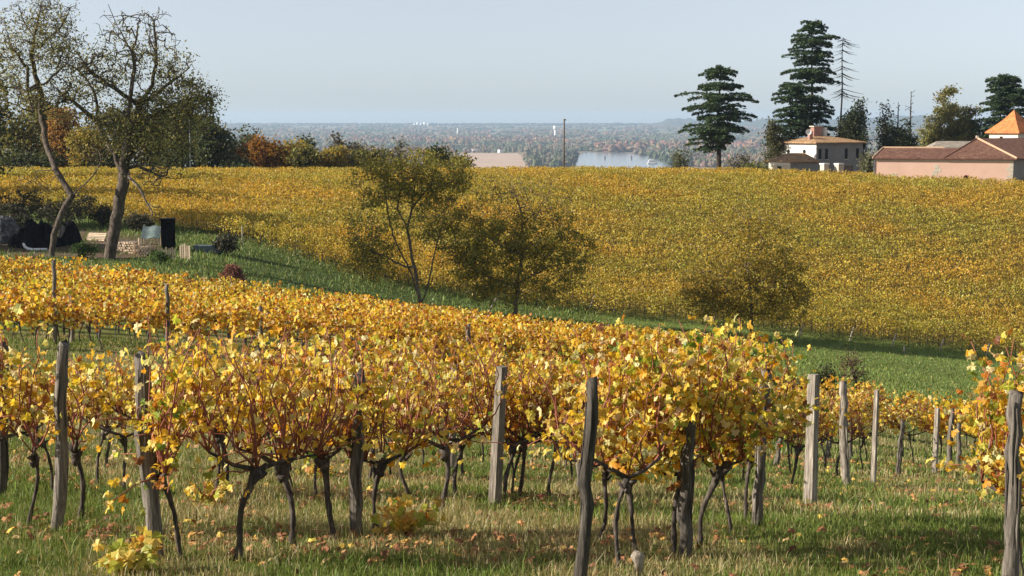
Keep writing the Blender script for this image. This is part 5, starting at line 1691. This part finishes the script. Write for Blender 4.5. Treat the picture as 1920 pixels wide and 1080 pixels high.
# grey trough / sheet
q = yard(395, 474)
t = thing('metal_trough', 'long blue-grey metal trough lying in shade beyond the black hut', 'trough', q, -.05)
s = (q[1] * CP - q[2] * SP) / F
W = 56 * s
V = [(-W / 2, -.3, 0), (W / 2, -.3, 0), (W / 2, .3, 0), (-W / 2, .3, 0), (-W / 2 - .08, -.42, .5), (W / 2 + .08, -.42, .5), (W / 2 + .08, .42, .5), (-W / 2 - .08, .42, .5),
     (-W / 2 - .03, -.37, .5), (W / 2 + .03, -.37, .5), (W / 2 + .03, .37, .5), (-W / 2 - .03, .37, .5), (-W / 2 + .05, -.26, .08), (W / 2 - .05, -.26, .08), (W / 2 - .05, .26, .08), (-W / 2 + .05, .26, .08)]
B().add(V, [np.array([[3, 2, 1, 0], [0, 1, 5, 4], [1, 2, 6, 5], [2, 3, 7, 6], [3, 0, 4, 7], [4, 5, 9, 8], [5, 6, 10, 9], [6, 7, 11, 10], [7, 4, 8, 11], [8, 9, 13, 12], [9, 10, 14, 13], [10, 11, 15, 14], [11, 8, 12, 15], [12, 13, 14, 15]])]).build('basin', M['galvanised'], t)
for x in (-W * .4, 0, W * .4):
    B().add(*box((x, 0, -.06), (.08, .5, .12))).build('foot', M['galvanised'], t)
# heaps draped with crumpled black plastic
def heap(px, py, wpx, hpx, lab, seed, m, nm, cat, dep=1.4, crumple=.12, fold=.25, group=None, sh=.7):
    r = np.random.default_rng(seed)
    q = yard(px, py)
    s = (q[1] * CP - q[2] * SP) / F
    W, H = wpx * s / 2, hpx * s
    n = 64
    u, v = np.meshgrid(np.linspace(-1, 1, n), np.linspace(-1, 1, n))
    rad = np.sqrt(u ** 2 + v ** 2)
    prof = np.clip(1 - rad ** 2.2, 0, 1) ** sh
    lump = .55 + .9 * vnoise(u * W + 50, v * dep + 50, .9, seed)
    rid = np.abs(vnoise(u * W + 20, v * dep + 20, .38, seed + 1) - .5) * 2
    rid2 = np.abs(vnoise(u * W + 10, v * dep + 70, .15, seed + 2) - .5) * 2
    z = H * np.minimum(prof * lump, 1.05) - fold * H * rid * prof - crumple * (rid2 + r.uniform(0, .5, rad.shape)) * (prof > 0) - .1
    k = 1 + .12 * np.sin(np.arctan2(v, u) * 3 + seed) + .07 * np.sin(np.arctan2(v, u) * 7)
    V = np.stack([u * W * k, v * dep * k, z], -1).reshape(-1, 3)
    i, j = np.meshgrid(np.arange(n - 1), np.arange(n - 1), indexing='ij')
    q4 = np.stack([i * n + j, i * n + j + 1, (i + 1) * n + j + 1, (i + 1) * n + j], -1).reshape(-1, 4)
    keep = (rad.ravel()[q4].min(1) < 1)
    return tag(B().add(V, [q4[keep]]).build(nm, m, smooth=False, loc=q), lab, cat, group)
heap(66, 464, 96, 58, 'big heap covered in crumpled black plastic behind the white pipe', 5, M['black_sheet'], 'sheeted_heap', 'heap', 1.8, .14, .3, 'black sheeted heaps in the yard')
heap(130, 460, 46, 46, 'smaller black sheeted heap just beyond the thin forked trunk', 6, M['black_sheet'], 'sheeted_heap', 'heap', 1.2, .12, .3, 'black sheeted heaps in the yard')
heap(8, 456, 64, 54, 'grey rubble heap by the picture edge next to the black plastic', 7, rough_mat('rubble', (.03, .03, .03), (.10, .10, .10), 3, bump=.8, dist=.15, c3=(.34, .35, .37)), 'rubble_heap', 'heap', 1.5, .25, .2)
heap(82, 456, 26, 16, 'small pale stone lump at the foot of the black heap', 8, M['stone'], 'pale_boulder', 'stone', .4, .03, .2)
# prunings: a mound of tangled cut canes
q = yard(436, 528)
s = (q[1] * CP - q[2] * SP) / F
r = np.random.default_rng(19)
pb = B()
for k in range(900):
    a_, e_ = r.uniform(0, 6.3), r.uniform(0, 1) ** .7
    c0 = np.array([cos(a_) * 24 * s * (1 - e_ * .8), sin(a_) * .9 * (1 - e_ * .8), 30 * s * e_ * r.uniform(.6, 1.05)])
    dv = rand_unit(1, r)[0] * [1, 1, .45] * r.uniform(.15, .4)
    pb.add(*tube([c0 - dv, c0 + [0, 0, .05], c0 + dv], .016, 3), np.ones(3))
tag(pb.build('pruning_heap', rough_mat('prunings', (.15, .06, .04), (.28, .12, .08), 3, bump=0, rough=.9), loc=q), 'reddish brown heap of dry vine prunings on the grassy bank', 'heap')
# curved white pipe
q = yard(68, 472)
s = (q[1] * CP - q[2] * SP) / F
pth = np.array([(-24, 16), (-21, 9), (-15, 5), (-6, 3.5), (6, 4), (20, 4.5)]) * s
V, Fs = tube(np.stack([pth[:, 0], 0 * pth[:, 0], pth[:, 1]], 1), [.07, .09, .1, .1, .09, .08], 8)
tag(B().add(V, Fs).build('white_pipe', M['white_paint'], smooth=True, loc=q), 'curved white plastic pipe lying before the black heap', 'pipe')
# brown bare earth of the yard
def patch(name, pts, m):
    V = np.array([yard(a, c_) + [0, 0, .05] for a, c_ in pts])
    c0 = V.mean(0)
    ring = []
    for t_ in (1.0, .66, .33):
        for v in V:
            w_ = c0 + (v - c0) * t_
            ring.append([w_[0], w_[1], float(gz(w_[0], w_[1])) + .05])
    ring.append([c0[0], c0[1], float(gz(c0[0], c0[1])) + .05])
    n = len(V)
    qs = [[k * n + i, k * n + (i + 1) % n, (k + 1) * n + (i + 1) % n, (k + 1) * n + i] for k in range(2) for i in range(n)]
    tr = [[2 * n + i, 2 * n + (i + 1) % n, 3 * n] for i in range(n)]
    tag(B().add(ring, [np.array(qs), np.array(tr)]).build(name, m, smooth=True), kind='structure')
patch('yard_ground', [(-60, 480), (60, 482), (150, 484), (230, 486), (300, 482), (330, 470), (300, 448), (230, 436), (150, 428), (60, 424), (-60, 420)], rough_mat('yard_earth', (.10, .06, .04), (.16, .10, .07), 1.5, bump=.5, rough=.95))
# weeds along the yard front and low scrub
for px, top, hw, py, lab in [(160, 452, 22, 486, 'green weed clump before the pale slatted pallet'), (300, 470, 20, 500, 'green weed clump at the foot of the palings'), (20, 380, 40, 440, 'dim scrub bush behind the grey rubble heap'), (110, 375, 45, 432, 'dim scrub bush behind the black heap and forked trunk'), (425, 438, 22, 480, 'bare grey scrub by the upright white stake'), (-20, 350, 45, 430, 'tall dim scrub at the picture edge above the grey rubble heap'), (60, 352, 45, 424, 'tall dim scrub above the black heap, closest to the picture edge'), (150, 358, 42, 420, 'tall dim scrub between the two bare trees above the yard earth'), (195, 385, 26, 425, 'dim scrub directly before the big leaning trunk'), (262, 400, 26, 436, 'dim scrub above the tarpaulin beside the black hut')]:
    rr_ = np.random.default_rng(int(px + 500))
    q = yard(px, py)
    H = P(px, top, q[1])[2] - q[2]
    W = hw * q[1] / F
    E = [(q + [0, 0, H * .55], (W, W * .7, H * .42), 1, 1)]
    green = 'green' in lab
    broadleaf('weed_clump' if green else 'scrub_bush', lab, 'plant' if green else 'bush', q, [[q, q + [0, 0, H * .6]]], E, 60 if green else 160, 900 if green else 1500, .06 if green else .085, [(.06, .11, .025), (.08, .13, .03)] if green else [(.10, .09, .065), (.07, .07, .045), (.13, .115, .08), (.05, .055, .035)], [1] * (2 if green else 4), .04, int(px + 400), 'scrub and weeds round the yard', step=.25, leafspread=.14, rmin=.01)
